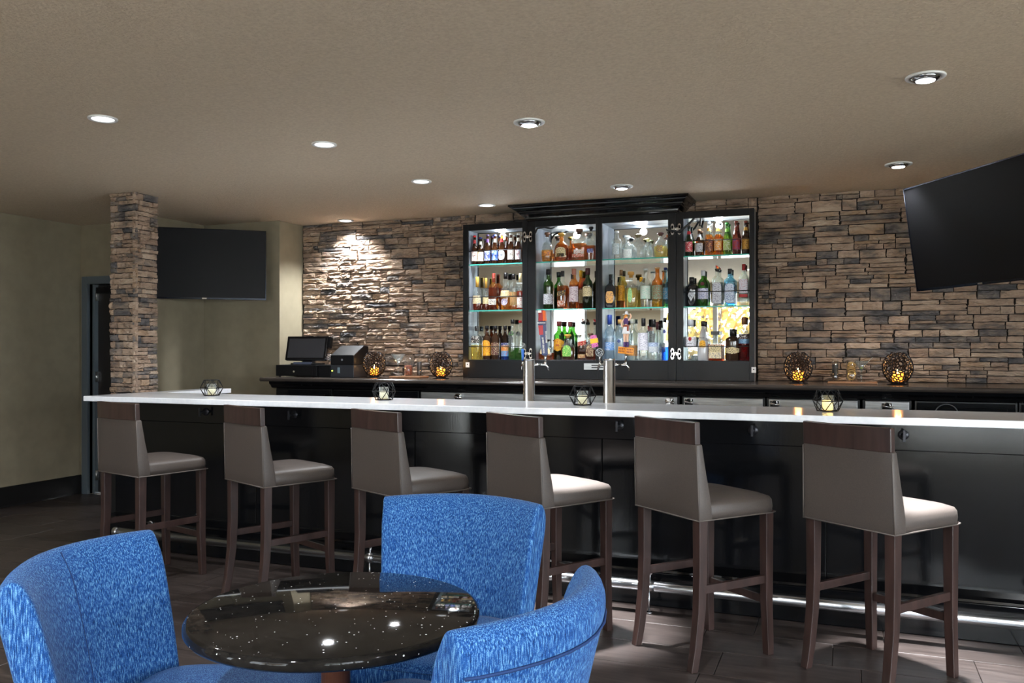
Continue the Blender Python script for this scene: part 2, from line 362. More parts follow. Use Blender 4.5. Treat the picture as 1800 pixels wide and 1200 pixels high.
# ------------------------------------------------------------------ ledge stones
def stone_variant(seed, nx, nz):
    r = random.Random(seed); m = MB(); vs = []; fs = []
    for j in range(nz+1):
        for i in range(nx+1):
            ex = i in (0, nx); ez = j in (0, nz)
            x = -.5+i/nx; z = -.5+j/nz
            if not ex: x += r.uniform(-.3, .3)/nx
            else: x += (-1 if i else 1)*r.uniform(0, .035)
            if not ez: z += r.uniform(-.3, .3)/nz
            else: z += (-1 if j else 1)*r.uniform(0, .10)
            y = -r.uniform(.6, 1.0)
            if ex or ez: y = -r.uniform(.45, .8)
            vs.append((x, y, z))
    for j in range(nz):
        for i in range(nx):
            a = j*(nx+1)+i; fs.append((a, a+1, a+nx+2, a+nx+1))
    per = [i for i in range(nx+1)]+[j*(nx+1)+nx for j in range(1, nz+1)]+[nz*(nx+1)+i for i in range(nx-1, -1, -1)]+[j*(nx+1) for j in range(nz-1, 0, -1)]
    nb = len(vs)
    for p in per: vs.append((vs[p][0], 0, vs[p][2]))
    n = len(per)
    for k in range(n): fs.append((per[(k+1)%n], per[k], nb+k, nb+(k+1)%n))
    fs.append([nb+k for k in range(n)])
    m.add(vs, fs); return m
SV = {a: [stone_variant(100*a+s, nx, 3) for s in range(5)] for a, nx in ((0, 3), (1, 4), (2, 6))}
SVM = {a: [v.mesh('stone', [STONES[0]]) for v in L] for a, L in SV.items()}
def courses(x0, x1, z0, z1, r, hmin=.04, hmax=.105, lmin=.10, lmax=.44):
    out = []; z = z0
    while z < z1-.012:
        h = r.uniform(hmin, hmax); h = min(h, z1-z)
        if z1-z-h < .025: h = z1-z
        x = x0-r.uniform(0, .12)
        while x < x1-.004:
            l = r.uniform(lmin, lmax)*(1 if r.random() < .7 else .6)
            a, e = max(x, x0), min(x+l, x1)
            if x1-e < .05: e = x1
            if e-a > .02:
                if h > .058 and r.random() < .6:
                    c = z+h*r.uniform(.35, .65); out += [(a, e, z, c), (a, e, c, z+h)]
                else: out.append((a, e, z, z+h))
            x = e if e == x1 else x+l
        z += h
    return out
def panels(x0, x1, z0, z1, r):
    """ledge panels: courses of panels, each cut into thin strips and short pieces"""
    out = []; z = z0
    while z < z1-.004:
        h = r.uniform(.085, .115)
        if z1-z-h < .05: h = z1-z
        x = x0-r.uniform(0, .25)
        while x < x1-.004:
            l = r.uniform(.24, .5); a, e = max(x, x0), min(x+l, x1)
            if x1-e < .06: e = x1
            if e-a > .03:
                n = r.choices((1, 2, 3), (.12, .5, .38))[0] if e-a < .34 else r.choices((1, 2, 3), (.05, .47, .48))[0]
                cuts = [z]+sorted(z+h*(k+r.uniform(-.28, .28))/n for k in range(1, n))+[z+h]
                for c0, c1 in zip(cuts, cuts[1:]):
                    q = r.choices((1, 2, 3), (.35, .45, .2))[0]
                    if e-a < .12: q = 1
                    xs_ = [a]+sorted(a+(e-a)*(k+r.uniform(-.3, .3))/q for k in range(1, q))+[e]
                    out += [(b0, b1, c0, c1) for b0, b1 in zip(xs_, xs_[1:]) if b1-b0 > .015]
            x = e if e == x1 else x+l
        z += h
    return out
def pick(r):
    return r.choices(range(6), (34, 24, 14, 12, 6, 10))[0]
def place_stones(lst, parent, frame, limit, name='stone', dep=(.022, .04)):
    """lst of (a,e,z0,z1,score); frame(a) -> (location, rotz)."""
    r = random.Random(5); lst = sorted(lst, key=lambda s: -s[4]); rest = MB()
    for i, (a, e, z0, z1, sc, fr) in enumerate(lst):
        w, h = e-a-.0022, z1-z0-.0022; d = r.uniform(*dep)
        asp = w/h; k = 0 if asp < 2 else (1 if asp < 4 else 2); v = r.randrange(5); mi = pick(r)
        loc, rz = fr((a+e)/2)
        loc = Vector((loc[0], loc[1], (z0+z1)/2))
        if i < limit:
            o = bpy.data.objects.new(name, SVM[k][v]); COL.objects.link(o); o.parent = parent
            o.location = loc; o.rotation_euler = (0, 0, rz); o.scale = (w, d, h)
            o.material_slots[0].link = 'OBJECT'; o.material_slots[0].material = STONES[mi]
        else:
            Mx = Matrix.Translation(loc) @ Matrix.Rotation(rz, 4, 'Z') @ Matrix.Diagonal((w, d, h, 1))
            sv = SV[k][v]; rest.add([Mx@Vector(p) for p in sv.v], sv.f, mi)
    if rest.v:
        o = rest.build('small_stones', STONES, parent); o['kind'] = 'stuff'
rr = random.Random(21)
lst = []
CABX0, CABX1, CABZ = -3.15, -.67, 2.52
fr = lambda c: ((c, BACKY), 0)
for (a, e, z0, z1) in panels(-5.01, CABX0-.005, 1.172, CZ, rr)+panels(CABX1+.005, 1.75, 1.172, CZ, rr)+panels(CABX0, CABX1, CABZ+.005, CZ, rr):
    d = (a+e)/2*Fv[0]+BACKY*Fv[1]; sc = (e-a)*(z1-z0)/d**2*(0 if a > 1.3 else 1); lst.append((a, e, z0, z1, sc, fr))
place_stones(lst, wall_back, fr, 300, dep=(.024, .042))
# free-standing stone column at the end of the bar
cx0, cx1, cy0, cy1 = -5.365, -5.155, 5.115, 5.30
col = empty('stone_column', ((cx0+cx1)/2, (cy0+cy1)/2, 0), 0, 'square column of stacked tan and grey ledge stones at the bar end', 'column')
b = MB(); b.box(cx0, cx1, cy0, cy1, 0, CZ-.001); oc = b.build('column_core', M['stone_core'], col); oc.location = -col.location
b = MB(); b.box(cx0-.02, cx1+.02, cy0-.02, cy1+.02, 0, .998); oc = b.build('base_cladding', M['black_matte'], col); oc.location = -col.location
lst = []
ox, oy = col.location.x, col.location.y
faces = [(cx0-.03, cx1+.03, lambda c: ((c-ox, cy0-oy), 0)), (cy0-.03, cy1+.03, lambda c: ((cx1-ox, c-oy), pi/2)),
         (-cy1-.02, -cy0+.0, lambda c: ((cx0-ox, -c-oy), -pi/2)), (-cx1-.0, -cx0+.0, lambda c: ((-c-ox, cy1-oy), pi))]
for fi, (a, e, f_) in enumerate(faces):
    for s_ in courses(a, e, 1.0, CZ-.002, rr, .028, .062, .07, .19):
        lst.append((*s_, (s_[1]-s_[0])*(s_[3]-s_[2])*(1 if s_[2] > 1.0 else .05)*(1 if fi < 2 else .3), f_))
place_stones(lst, col, None, 290, dep=(.016, .04))

# ------------------------------------------------------------------ ceiling downlights
def downlight(x, y, label, gimbal, tgt=None, watt=20, cone=100, blend=.6):
    t = empty('recessed_downlight', (x, y, CZ), 0, label, 'ceiling light', 'recessed downlights')
    R = .085 if gimbal else .075
    m = MB(); m.lathe([(R, 0), (R, -.006), (R*.97, -.009), (R*.76, -.007), (R*.74, -.001), (R*.74, 0)], 28); m.build('trim_ring', M['white'], t)
    if gimbal:
        m = MB(); m.lathe([(R*.72, -.001), (R*.70, -.012), (R*.55, -.022), (R*.48, -.022), (R*.46, -.003)], 24); m.build('reflector', M['refl'], t)
        m = MB(); m.lathe([(R*.46, -.004), (R*.46, -.023), (R*.30, -.026), (.002, -.027)], 20); m.build('lens', M['led'], t)
    else:
        m = MB(); m.lathe([(R*.74, -.001), (R*.72, -.006), (R*.4, -.008), (.002, -.008)], 24); m.build('lens', M['led_flat'], t)
    l = bpy.data.lights.new('lamp', 'SPOT'); l.energy = watt; l.spot_size = math.radians(cone); l.spot_blend = blend; l.shadow_soft_size = .07
    if not gimbal: l.shadow_soft_size = .035
    l.color = (.94, .97, 1)
    o = bpy.data.objects.new('lamp', l); COL.objects.link(o); o.parent = t; o.location = (0, 0, -.045)
    if tgt: o.rotation_euler = (Vector(tgt)-Vector((0, 0, -.045))).to_track_quat('-Z', 'Y').to_euler()
    return t
downlight(.33, 4.24, 'large tilting downlight with silver reflector nearest the camera, upper right', True, watt=SPOT_W, cone=25, blend=.7, tgt=(.02, -.05, -1.9))
downlight(-1.59, 4.31, 'silver reflector downlight in the middle of the ceiling over the bar stools', True, watt=SPOT_W, cone=25, blend=.7, tgt=(.22, -.08, -1.9))
downlight(.32, 6.18, 'silver reflector downlight beside the right hand television', True, watt=FLOOD_W)
downlight(-1.57, 6.26, 'silver reflector downlight just above the cabinet cornice', True, watt=FLOOD_W)
downlight(-3.67, 3.42, 'flat white downlight at the far left, nearest the stone column', False, watt=FLOOD_W*1.3, cone=150)
downlight(-2.90, 4.33, 'flat white downlight left of centre over the bar counter', False, watt=FLOOD_W*1.3, cone=150)
downlight(-2.88, 5.54, 'small flat white downlight behind the bar, between two others in its row', False, watt=FLOOD_W*1.3, cone=150)
downlight(-2.84, 6.66, 'smallest flat white downlight close to the left side of the cabinet cornice', False, watt=FLOOD_W)
downlight(-4.43, 6.97, 'downlight washing the stone wall above the till', False, watt=76, cone=125, blend=1, tgt=(.0, .0, -1))

for x, y, ds in ((-5.6, -.7, 'far left'), (-3.6, -.7, 'left'), (-1.4, .5, 'middle'), (1.6, .5, 'right')):  # unseen downlights added to brighten the rear wall and lounge
    downlight(x, y, 'flat white lounge downlight behind the camera, %s one of its row' % ds, False, watt=46, cone=150)

# ------------------------------------------------------------------ bar
BX0, BX1 = -5.03, 2.1
FY, PY, PLY = 4.775, 4.80, 4.69
bf = empty('bar', (-1.5, 4.9, 0), 0, 'long glossy black panelled bar front under the white counter', 'bar')
def bpart(m, name, mt, bevel=0, parent=bf):
    o = m.build(name, mt, parent, bevel=bevel); o.location = -Vector(bf.location); return o
m = MB(); m.box(BX0, BX1, FY, FY+.06, .905, 1.053); bpart(m, 'frieze', M['black'], .003)
xe = [BX0, -3.76, -2.54, -1.32, -.10, 1.12, BX1]
for x0, x1 in zip(xe, xe[1:]):
    m = MB(); m.box(x0+.0025, x1-.0025, PY, PY+.02, .21, .903); bpart(m, 'panel', M['black'], .002)
m = MB(); m.box(BX0, BX1, PLY, PY+.03, 0, .185); bpart(m, 'plinth', M['black'], .004)
m = MB(); m.prism([(PLY-.004, .185), (PLY-.012, .192), (PLY-.008, .203), (PLY+.03, .212), (PY, .222), (PY, .185)], 'x', BX0, BX1); bpart(m, 'base_moulding', M['black'])
m = MB(); m.box(BX0, BX1, PY+.02, 5.08, .185, 1.053); bpart(m, 'carcass', M['black_matte'])
m = MB(); m.box(BX0+.002, -4.88, 5.08, 5.85, 0, 1.053); bpart(m, 'return_carcass', M['black_matte'])
m = MB(); m.box(-4.88, BX1, 5.08, 5.5, .80, .83); m.box(-4.88, BX1, 5.47, 5.5, .1, .8); bpart(m, 'work_ledge', M['steel'], .003)
for k in range(8):
    x = -4.17+.74*k
    m = MB()
    m.lathe([(.026, 0), (.026, .006), (.021, .010), (.012, .012), (.009, .05), (.009, .058)], 18)
    for i, p in enumerate(m.v): m.v[i] = (p[0], -p[2], p[1])
    m.box(-.006, .006, -.070, -.058, -.030, .030)
    o = m.build('purse_hook', M['darkbronze'], bf, bevel=.001); o.location = Vector((x, FY, .985))-Vector(bf.location)
ct = empty('bar_counter_top', (-1.5, 4.83, 1.053), 0, 'long polished white quartz bar counter slab running across the picture', 'counter')
m = MB(); m.box(-5.045, BX1, 4.53, 5.13, 1.053, 1.09); o = m.build('slab', M['quartz'], ct, bevel=.004); o.location = -ct.location
m = MB(); m.box(-5.045, -4.85, 5.1305, 5.86, 1.053, 1.09); o = m.build('return_slab', M['quartz'], ct, bevel=.003); o.location = -ct.location
# foot rail
fr_ = empty('foot_rail', (-1.5, 4.55, 0), 0, 'round metal foot rail along the bottom of the bar', 'foot rail')
RZ, RY = .147, 4.55
m = MB(); m.tube([(-4.74, RY, RZ), (2.1, RY, RZ)], .029, 16); o = m.build('rail', M['rail'], fr_); o.location = -fr_.location
m = MB(); m.lathe([(.03, 0), (.033, .01), (.033, .03), (.03, .04)], 16)
for i, p in enumerate(m.v): m.v[i] = (p[2], p[0], p[1])
o = m.build('end_cap', M['rail'], fr_); o.location = Vector((-4.775, RY, RZ))-fr_.location
for k, x in enumerate((-4.45, -2.72, -.99, .86, 1.9)):
    m = MB(); m.tube([(x, RY, RZ+.02), (x, RY+.02, RZ+.075), (x, PLY-.004, RZ+.03)], .008, 8)
    m.tube([(x, RY, RZ-.02), (x, RY, .006)], .006, 8); m.tube([(x, RY, 0.001), (x, RY, .008)], .018, 14)
    m.tube([(x, RY-.004, RZ+.075), (x, RY+.012, RZ+.08)], .02, 14)
    o = m.build('bracket', M['rail'], fr_); o.location = -fr_.location
    m = MB(); m.tube([(x-.03, RY, RZ), (x+.03, RY, RZ)], .0325, 16); o = m.build('coupling', M['rail'], fr_); o.location = -fr_.location

# ------------------------------------------------------------------ bar stools
def leg_loft(p, w0, w1):
    m = MB(); L = []; n = len(p)
    for i, (x, y, z) in enumerate(p):
        w = (w0+(w1-w0)*i/(n-1))/2; L.append([(x-w, y-w, z), (x+w, y-w, z), (x+w, y+w, z), (x-w, y+w, z)])
    return m.loft(L, 0, False)
def bow(x, a): return -a*(1-(x/.23)**2)
def make_stool():
    t = empty('bar_stool', (0, 0, 0))
    zb = .665
    for sx in (-1, 1):
        leg_loft([(sx*.198, .198, zb+.01), (sx*.198, .198, .25), (sx*.2, .208, 0)], .046, .036).build('leg', M['wood'], t, bevel=.003)
        leg_loft([(sx*.198, -.205, zb+.01), (sx*.198, -.205, .42), (sx*.199, -.212, .26), (sx*.2, -.232, .1), (sx*.2, -.252, 0)], .048, .036).build('leg', M['wood'], t, bevel=.003)
        m = MB(); m.box(sx*.198-.011, sx*.198+.011, -.19, .18, .335, .372); m.build('side_stretcher', M['wood'], t, bevel=.002)
    m = MB(); m.box(-.178, .178, .19, .215, .235, .272); st = m.build('footrest', M['wood'], t, bevel=.002)
    m = MB(); m.box(-.16, .16, .186, .219, .272, .277); m.build('metal_strip', M['rail'], st)
    # domed seat cushion
    m = MB(); L = []
    for fz, fs in ((0, 1.0), (.03, 1.012), (.058, 1.0), (.072, .965), (.083, .86), (.092, .6), (.097, .28)):
        lp = []
        for j in range(32):
            a = 2*pi*(j+.5)/32; x, y = se(a, 9 if fs > .9 else 6); 
            wx = .226*(1+.03*y)
            lp.append((wx*x*fs, .006+.226*y*fs, zb+fz))
        L.append(lp)
    m.loft(L); m.build('seat', M['taupe'], t)
    # upholstered back: wedge, slightly bowed
    m = MB(); L = []
    for z, th, wd in ((zb, .075, .229), (zb+.06, .072, .230), (zb+.13, .062, .229), (zb+.2, .05, .227), (zb+.28, .04, .224), (zb+.332, .034, .222), (zb+.338, .030, .220)):
        lp = []
        fy = -.235-(z-zb)*.03
        N = 8
        for i in range(N+1): x = -wd+2*wd*i/N; lp.append((x, fy+bow(x, .012*(z-zb)/.3), z))
        for i in range(N, -1, -1): x = -wd+2*wd*i/N; lp.append((x, fy+th+bow(x, .012*(z-zb)/.3)*.8, z))
        L.append(lp)
    m.loft(L, 0, True); m.build('back_cushion', M['taupe'], t, bevel=.006, seg=3)
    m = MB(); L = []
    for z in (zb+.335, zb+.38, zb+.435):
        fy = -.2375-(z-zb)*.03; lp = []
        for i in range(9): x = -.219+.438*i/8; lp.append((x, fy+bow(x, .016), z))
        for i in range(8, -1, -1): x = -.219+.438*i/8; lp.append((x, fy+.028+bow(x, .016), z))
        L.append(lp)
    m.loft(L, 0, False); m.build('top_rail', M['wood'], t, bevel=.003)
    m = MB()
    q = [(x, -.237, zb+.001) for x in (-.229, 0, .229)]+[(.2305, -.15, zb+.001), (.228, 0, zb+.001), (.23, .2, zb+.001), (.222, .231, zb+.001), (0, .234, zb+.001), (-.222, .231, zb+.001), (-.23, .2, zb+.001), (-.2305, -.15, zb+.001)]
    m.tube(q, .0035, 6, closed=True)
    m.build('piping', M['piping'], t)
    for sx in (-1, 1):
        m = MB(); m.tube([(sx*(.2285-.007*k/4), -.2365-.33*.03*k/4, zb+.33*k/4) for k in range(5)], .003, 6)
        m.build('back_piping', M['piping'], t)
    return t
SP = [(-4.042, 4.166, -15.1), (-3.066, 4.143, -24.3), (-2.199, 4.125, -25.9), (-1.405, 4.131, -32.3), (-.626, 4.111, -39.6), (.1446, 4.109, -37.3)]
SLAB = ['taupe bar stool at the left end of the bar, beside the stone column', 'second taupe bar stool from the left, behind the blue chair at left',
        'third taupe bar stool from the left, partly hidden by the blue chair behind the table', 'taupe bar stool with a brightly lit seat, just right of the middle blue chair back',
        'second taupe bar stool from the right, seat in shade, by the floor bracket', 'largest taupe bar stool at the far right, seat brightly lit']
st0 = make_stool()
for i, (x, y, a) in enumerate(SP):
    o = st0 if i == 0 else copy_tree(st0)
    o.location = (x, y, 0); o.rotation_euler = (0, 0, math.radians(a)); tag(o, SLAB[i], 'bar stool', 'upholstered bar stools along the bar')

# ------------------------------------------------------------------ round table
tb = empty('round_table', (-1.25, 1.92, 0), 0, 'round black speckled granite cafe table among the blue chairs', 'table')
m = MB(); R = .378
m.lathe([(R-.02, .708), (R-.006, .710), (R, .717), (R, .731), (R-.005, .738), (R-.012, .74), (.002, .74)], 72); m.build('table_top', M['granite'], tb)
m = MB(); m.lathe([(.038, .03), (.038, .68), (.05, .685), (.11, .69), (.11, .708)], 24); m.build('pedestal', mat('pedestal_brown', (92,56,42), .35), tb)
m = MB(); m.lathe([(.19, 0), (.19, .012), (.17, .022), (.08, .034), (.04, .04)], 36); m.build('base', M['plastic'], tb)

# ------------------------------------------------------------------ blue lounge chairs
def make_chair():
    t = empty('lounge_chair')
    # curved back: stations across, closed cross-section loops
    m = MB(); L = []
    st = [(-1, .55), (-.99, .85), (-.96, .97), (-.88, 1), (-.7, 1), (-.45, 1), (-.2, 1), (0, 1), (.2, 1), (.45, 1), (.7, 1), (.88, 1), (.96, .97), (.99, .85), (1, .55)]
    seamA = []; seamB = []
    for s, tf in st:
        lp = []
        def cpt(z):
            k = (z-.36)/.5
            wd = .260+.048*k
            y = -.21-.075*k-.03*k*k
            return Vector((s*wd, y-.112*(1-s*s), z))
        def off(z, o):
            c = cpt(z); nx = -s*.35; n = Vector((nx, 1, .12)).normalized()
            return c+n*o*tf
        th = .048; top = .885-.006*s*s-.012*(1-tf)
        zs = [.34, .42, .52, .62, .72, .80]
        for z in zs: lp.append(off(z, th))
        for a in (25, 60, 90, 120, 155):
            a = math.radians(a); c = off(.80, 0)
            k = off(.80, th*math.cos(a)); lp.append(Vector((k.x, k.y-.01, .80+(top-.80)*math.sin(a))))
        for z in zs[::-1]: lp.append(off(z, -th))
        L.append(lp)
        seamA.append(off(.795, -th*1.02)); 
    m.loft(L); m.build('backrest', M['tweed'], t, sub=1)
    m = MB(); m.tube(seamA[2:-2], .0035, 6); m.build('back_seam', M['seam'], t)
    global SEAM; SEAM = [L[7][i]+Vector((0, .0005, 0)) for i in range(0, 8)]
    # seat cushion with bowed front
    m = MB(); L = []
    for z, f in ((.30, .96), (.31, .99), (.45, 1), (.480, .99), (.496, .955), (.504, .8), (.509, .4)):
        lp = []
        for j in range(36):
            a = 2*pi*(j+.5)/36; x, y = se(a, 5); wx = .27+.025*y
            lp.append((wx*x*f, .018+.25*y*f+(.02*(1-x*x) if y > 0 else 0), z))
        L.append(lp)
    m.loft(L); m.build('seat', M['tweed'], t)
    m = MB(); q = []
    for j in range(36):
        a = 2*pi*(j+.5)/36; x, y = se(a, 5); wx = .27+.025*y; q.append((wx*x*.988, .018+.25*y*.988+(.02*(1-x*x) if y > 0 else 0), .478))
    m.tube(q, .005, 6, closed=True); m.build('seat_piping', M['tweed'], t)
    m = MB(); L = []
    for z in (.20, .30):
        lp = []
        for j in range(36):
            a = 2*pi*(j+.5)/36; x, y = se(a, 5); lp.append(((.262+.02*y)*x, .01+.24*y, z))
        L.append(lp)
    m.loft(L); m.build('seat_base', M['tweed'], t)
    for sx in (-1, 1):
        leg_loft([(sx*.22, .20, .22), (sx*.225, .205, 0)], .045, .03).build('leg', M['wood'], t, bevel=.003)
        leg_loft([(sx*.2, -.18, .36), (sx*.2, -.2, .2), (sx*.205, -.25, 0)], .045, .03).build('leg', M['wood'], t, bevel=.003)
    return t
ch0 = make_chair()
def put_chair(o, lat, d, fl, fd, label):        # middle of the back's top edge and the way it faces, measured from the camera
    n = math.hypot(fl, fd); fl /= n; fd /= n
    x, y = wpt(lat+fl*.39, d+fd*.39); fx, fy = wpt(fl, fd)
    o.location = (x, y, 0); o.rotation_euler = (0, 0, math.atan2(-fx, fy)); tag(o, label, 'chair', 'blue lounge chairs around the round table')
put_chair(ch0, -.165, 3.16, -.275, -.96, 'blue tweed lounge chair behind the round table, its back facing the bar')
cl_ = copy_tree(ch0); put_chair(cl_, -1.21, 2.30, .985, -.12, 'blue tweed lounge chair left of the round table, facing right')
m = MB(); m.tube(SEAM, .0022, 6); m.build('centre_seam', M['seam'], cl_)
put_chair(copy_tree(ch0), .10, 1.87, -.857, .514, 'blue tweed lounge chair in the right foreground seen from behind its curved back')

# ------------------------------------------------------------------ televisions
def tv(name, loc, rot, w, h, label, arm):
    t = empty(name, loc, 0, label, 'television'); t.rotation_euler = rot
    m = MB(); m.box(-w/2, w/2, 0, .035, -h/2, h/2); m.box(-w*.35, w*.35, .035, .06, -h*.3, h*.3); m.build('housing', M['tvbody'], t, bevel=.006)
    m = MB(); e = .008
    for a in ((-w/2, w/2, h/2-e, h/2), (-w/2, w/2, -h/2, -h/2+e*2), (-w/2, -w/2+e, -h/2+2*e, h/2-e), (w/2-e, w/2, -h/2+2*e, h/2-e)): m.box(a[0], a[1], -.006, 0, a[2], a[3])
    m.build('bezel', M['tvedge'], t)
    m = MB(); m.box(-w/2+e, w/2-e, -.002, 0.0, -h/2+2*e, h/2-e); m.build('screen', M['screen'], t)
    m = MB(); m.box(-.02, .02, -.008, -.006, -h/2+.003, -h/2+.013); m.build('badge', M['chrome'], t)
    m = MB()
    for p, q in zip(arm, arm[1:]): m.bar(p, q, .05, .04)
    m.build('wall_mount', M['plastic'], t)
p0, p1 = Vector((-5.92, 5.93)), Vector((-5.064, 6.607)); c = (p0+p1)/2
tv('television', (c.x, c.y, 2.205), (0, 0, math.atan2(p1.y-p0.y, p1.x-p0.x)), 1.09, .648, 'flat black television on the wall bracket between the stone column and the till', [(0, .06, 0), (-.05, .3, 0), (.0, .62, 0)])
ang = math.atan2(.861, -.509)+pi
ex = Vector((math.cos(ang), math.sin(ang), 0)); nrm = Vector((-.861, -.509, 0))
ctr = Vector((.40, 6.30, 2.15))+ex*.61
q = Matrix.Rotation(ang, 4, 'Z') @ Matrix.Rotation(math.radians(8.5), 4, 'X')
tv('television', ctr, q.to_euler(), 1.22, .69, 'flat black television tilted down at the right edge against the stone wall', [(0, .06, 0), (-.2, .3, .05), (-.6, .55, .1)])

# ------------------------------------------------------------------ back bar
BZ = 1.17; BFY = 6.27
bt = MB(); bt.prism([(BFY+.012, BZ-.034), (BFY+.003, BZ-.028), (BFY, BZ-.017), (BFY+.003, BZ-.006), (BFY+.012, BZ), (BACKY-.002, BZ), (BACKY-.002, BZ-.034)], 'x', -4.88, 2.4)
o = bt.build('back_counter_top', M['backtop']); tag(o, 'long dark brown back counter with a rounded front edge below the stone wall', 'counter')
mo = MB(); mo.prism([(BFY+.03, BZ-.035), (BFY+.035, BZ-.055), (BFY+.055, BZ-.07), (BFY+.07, BZ-.09), (BFY+.1, BZ-.1), (BFY+.16, BZ-.1), (BFY+.16, BZ-.035)], 'x', -4.80, 2.4)
o = mo.build('counter_moulding', M['black']); tag(o, 'glossy black moulding under the back counter edge', 'moulding')
UY = BFY+.1
def unit(name, u0, u1, label, cat, steel=False, kind='door', handle=None):
    x0, x1 = xat(u0, UY)+.002, xat(u1, UY)-.002
    t = empty(name, ((x0+x1)/2, UY+.35, 0), 0, label, cat)
    def P(m, n, mt, bevel=0, par=t):
        o = m.build(n, mt, par, bevel=bevel); o.location = -Vector(t.location) if par is t else (0,0,0); return o
    m = MB(); m.box(x0, x1, UY+.02, BACKY-.06, .0, BZ-.101); P(m, 'body', M['black_matte'])
    if steel:
        m = MB(); m.box(x0+.015, x1-.015, UY-.005, UY+.019, .12, BZ-.106); d = P(m, 'door', M['steel'], .003)
        m = MB(); hx = handle if handle else (x0+x1)/2
        m.box(hx-.03, hx+.03, UY-.03, UY-.005, BZ-.16, BZ-.115); m.tube([(hx-.03, UY-.045, BZ-.135), (hx+.04, UY-.04, BZ-.145)], .009, 8); m.tube([(hx, UY-.05, BZ-.13), (hx, UY-.02, BZ-.13)], .02, 12)
        o = m.build('latch', M['chrome'], d, bevel=.002)
    else:
        m = MB(); m.box(x0+.012, x1-.012, UY, UY+.019, .9, BZ-.108); d = P(m, 'drawer', M['black'], .003)
        m = MB(); m.box(x0+.06, x1-.06, UY-.006, UY, .94, BZ-.14); m.build('raised_panel', M['black'], d, bevel=.004)
        m = MB(); xc = (x0+x1)/2; m.tube([(xc-.05, UY-.006, 1.0), (xc-.05, UY-.03, 1.0), (xc+.05, UY-.03, 1.0), (xc+.05, UY-.006, 1.0)], .005, 8); m.build('handle', M['steel'], d)
        m = MB(); m.box(x0+.012, x1-.012, UY, UY+.019, .1, .89); P(m, 'door', M['black'], .003)
    return t
unit('drawer_cabinet', 483, 582, 'black drawer cabinet with a bar handle under the till', 'cabinet')
unit('base_cabinet', 584, 735, 'black back bar cabinet right of the till drawers, behind the second candle cage', 'cabinet')
unit('bottle_cooler', 737, 932, 'stainless bottle cooler left of the first beer tower', 'cooler', True, handle=xat(808, UY))
unit('bottle_cooler', 934, 1194, 'stainless bottle cooler between and right of the beer towers', 'cooler', True, handle=xat(1178, UY))
unit('bottle_cooler', 1198, 1345, 'stainless bottle cooler below the right cabinet wing', 'cooler', True, handle=xat(1212, UY))
unit('bottle_cooler', 1347, 1512, 'stainless bottle cooler behind the rightmost candle cage', 'cooler', True, handle=xat(1362, UY))
unit('steel_locker', 1516, 1603, 'small stainless door unit below the rightmost lantern', 'cabinet', True)
HOSE = unit('base_cabinet', 1608, 1790, 'black back bar cabinet at the far right below the tilted television', 'cabinet')
unit('base_cabinet', 1792, 1990, 'black back bar cabinet at the right edge of the picture', 'cabinet')

# ------------------------------------------------------------------ liquor cabinet
CY = 6.86; ZB0 = BZ+.001; SH = (1.33, 1.765, 2.170)
XW0, XC0, XC1, XW1 = -3.153, -2.542, -1.276, -.667
CZT = 2.52
lc = empty('liquor_cabinet', ((XC0+XC1)/2, CY+.1, ZB0), 0, 'tall black mirrored liquor cabinet with cornice and two folding wings, full of bottles', 'cabinet')
def lp(m, n, mt, bevel=0, par=None):
    o = m.build(n, mt, par or lc, bevel=bevel)
    if par is None: o.location = -Vector(lc.location)
    return o
def section(x0, x1, depth, xi0, xi1, nm, top=2.465):
    """one case x0..x1, its opening xi0..xi1"""
    yb = CY+depth
    m = MB()
    m.box(x0, xi0, CY, CY+.024, ZB0, CZT); m.box(xi1, x1, CY, CY+.024, ZB0, CZT)
    m.box(xi0, xi1, CY, CY+.024, ZB0, SH[0]); m.box(xi0, xi1, CY, CY+.024, top, CZT)
    f = lp(m, nm, M['cab'], .002)
    m = MB(); m.box(x0+.002, xi0-.004, CY+.024, yb, ZB0, CZT-.001); m.box(xi1+.004, x1-.002, CY+.024, yb, ZB0, CZT-.001)
    m.box(xi0-.004, xi1+.004, CY+.024, yb, ZB0, SH[0]); m.box(xi0-.004, xi1+.004, CY+.024, yb, top+.004, CZT-.001)
    lp(m, 'case', M['cabin'])
    m = MB(); m.box(x0+.002, x1-.002, yb, yb+.012, ZB0, CZT-.002); lp(m, 'back_board', M['cab'])
    m = MB(); m.box(xi0-.003, xi1+.003, yb-.006, yb-.0005, SH[0]+.001, top+.003); lp(m, 'mirror', M['mirror'])
    for z in SH[1:]:
        m = MB(); ya, ye = CY+.026, yb-.008; xa, xe_ = xi0-.003, xi1+.003
        m.add([(xa,ya,z-.010),(xe_,ya,z-.010),(xe_,ye,z-.010),(xa,ye,z-.010),(xa,ya,z),(xe_,ya,z),(xe_,ye,z),(xa,ye,z)], [(0,3,2,1),(4,5,6,7)], 0)
        b_ = len(m.v); m.add([(xa,ya,z-.010),(xe_,ya,z-.010),(xe_,ya,z),(xa,ya,z)], [(0,1,2,3)], 1)
        lp(m, 'shelf', [M['shelf'], M['teal']])
    # puck light under the case top
    xc = (xi0+xi1)/2; yc = (CY+yb)/2+.01
    m = MB(); m.lathe([(.032, 0), (.032, -.008), (.024, -.010), (.002, -.011)], 20, c=(xc, yc, top+.003)); lp(m, 'puck_light', M['puck'])
    l = bpy.data.lights.new('puck_lamp', 'POINT'); l.energy = 1.0; l.shadow_soft_size = .03; l.color = (.93, .97, 1)
    o = bpy.data.objects.new('puck_lamp', l); COL.objects.link(o); o.parent = lc; o.location = Vector((xc, yc-.02, top-.04))-lc.location
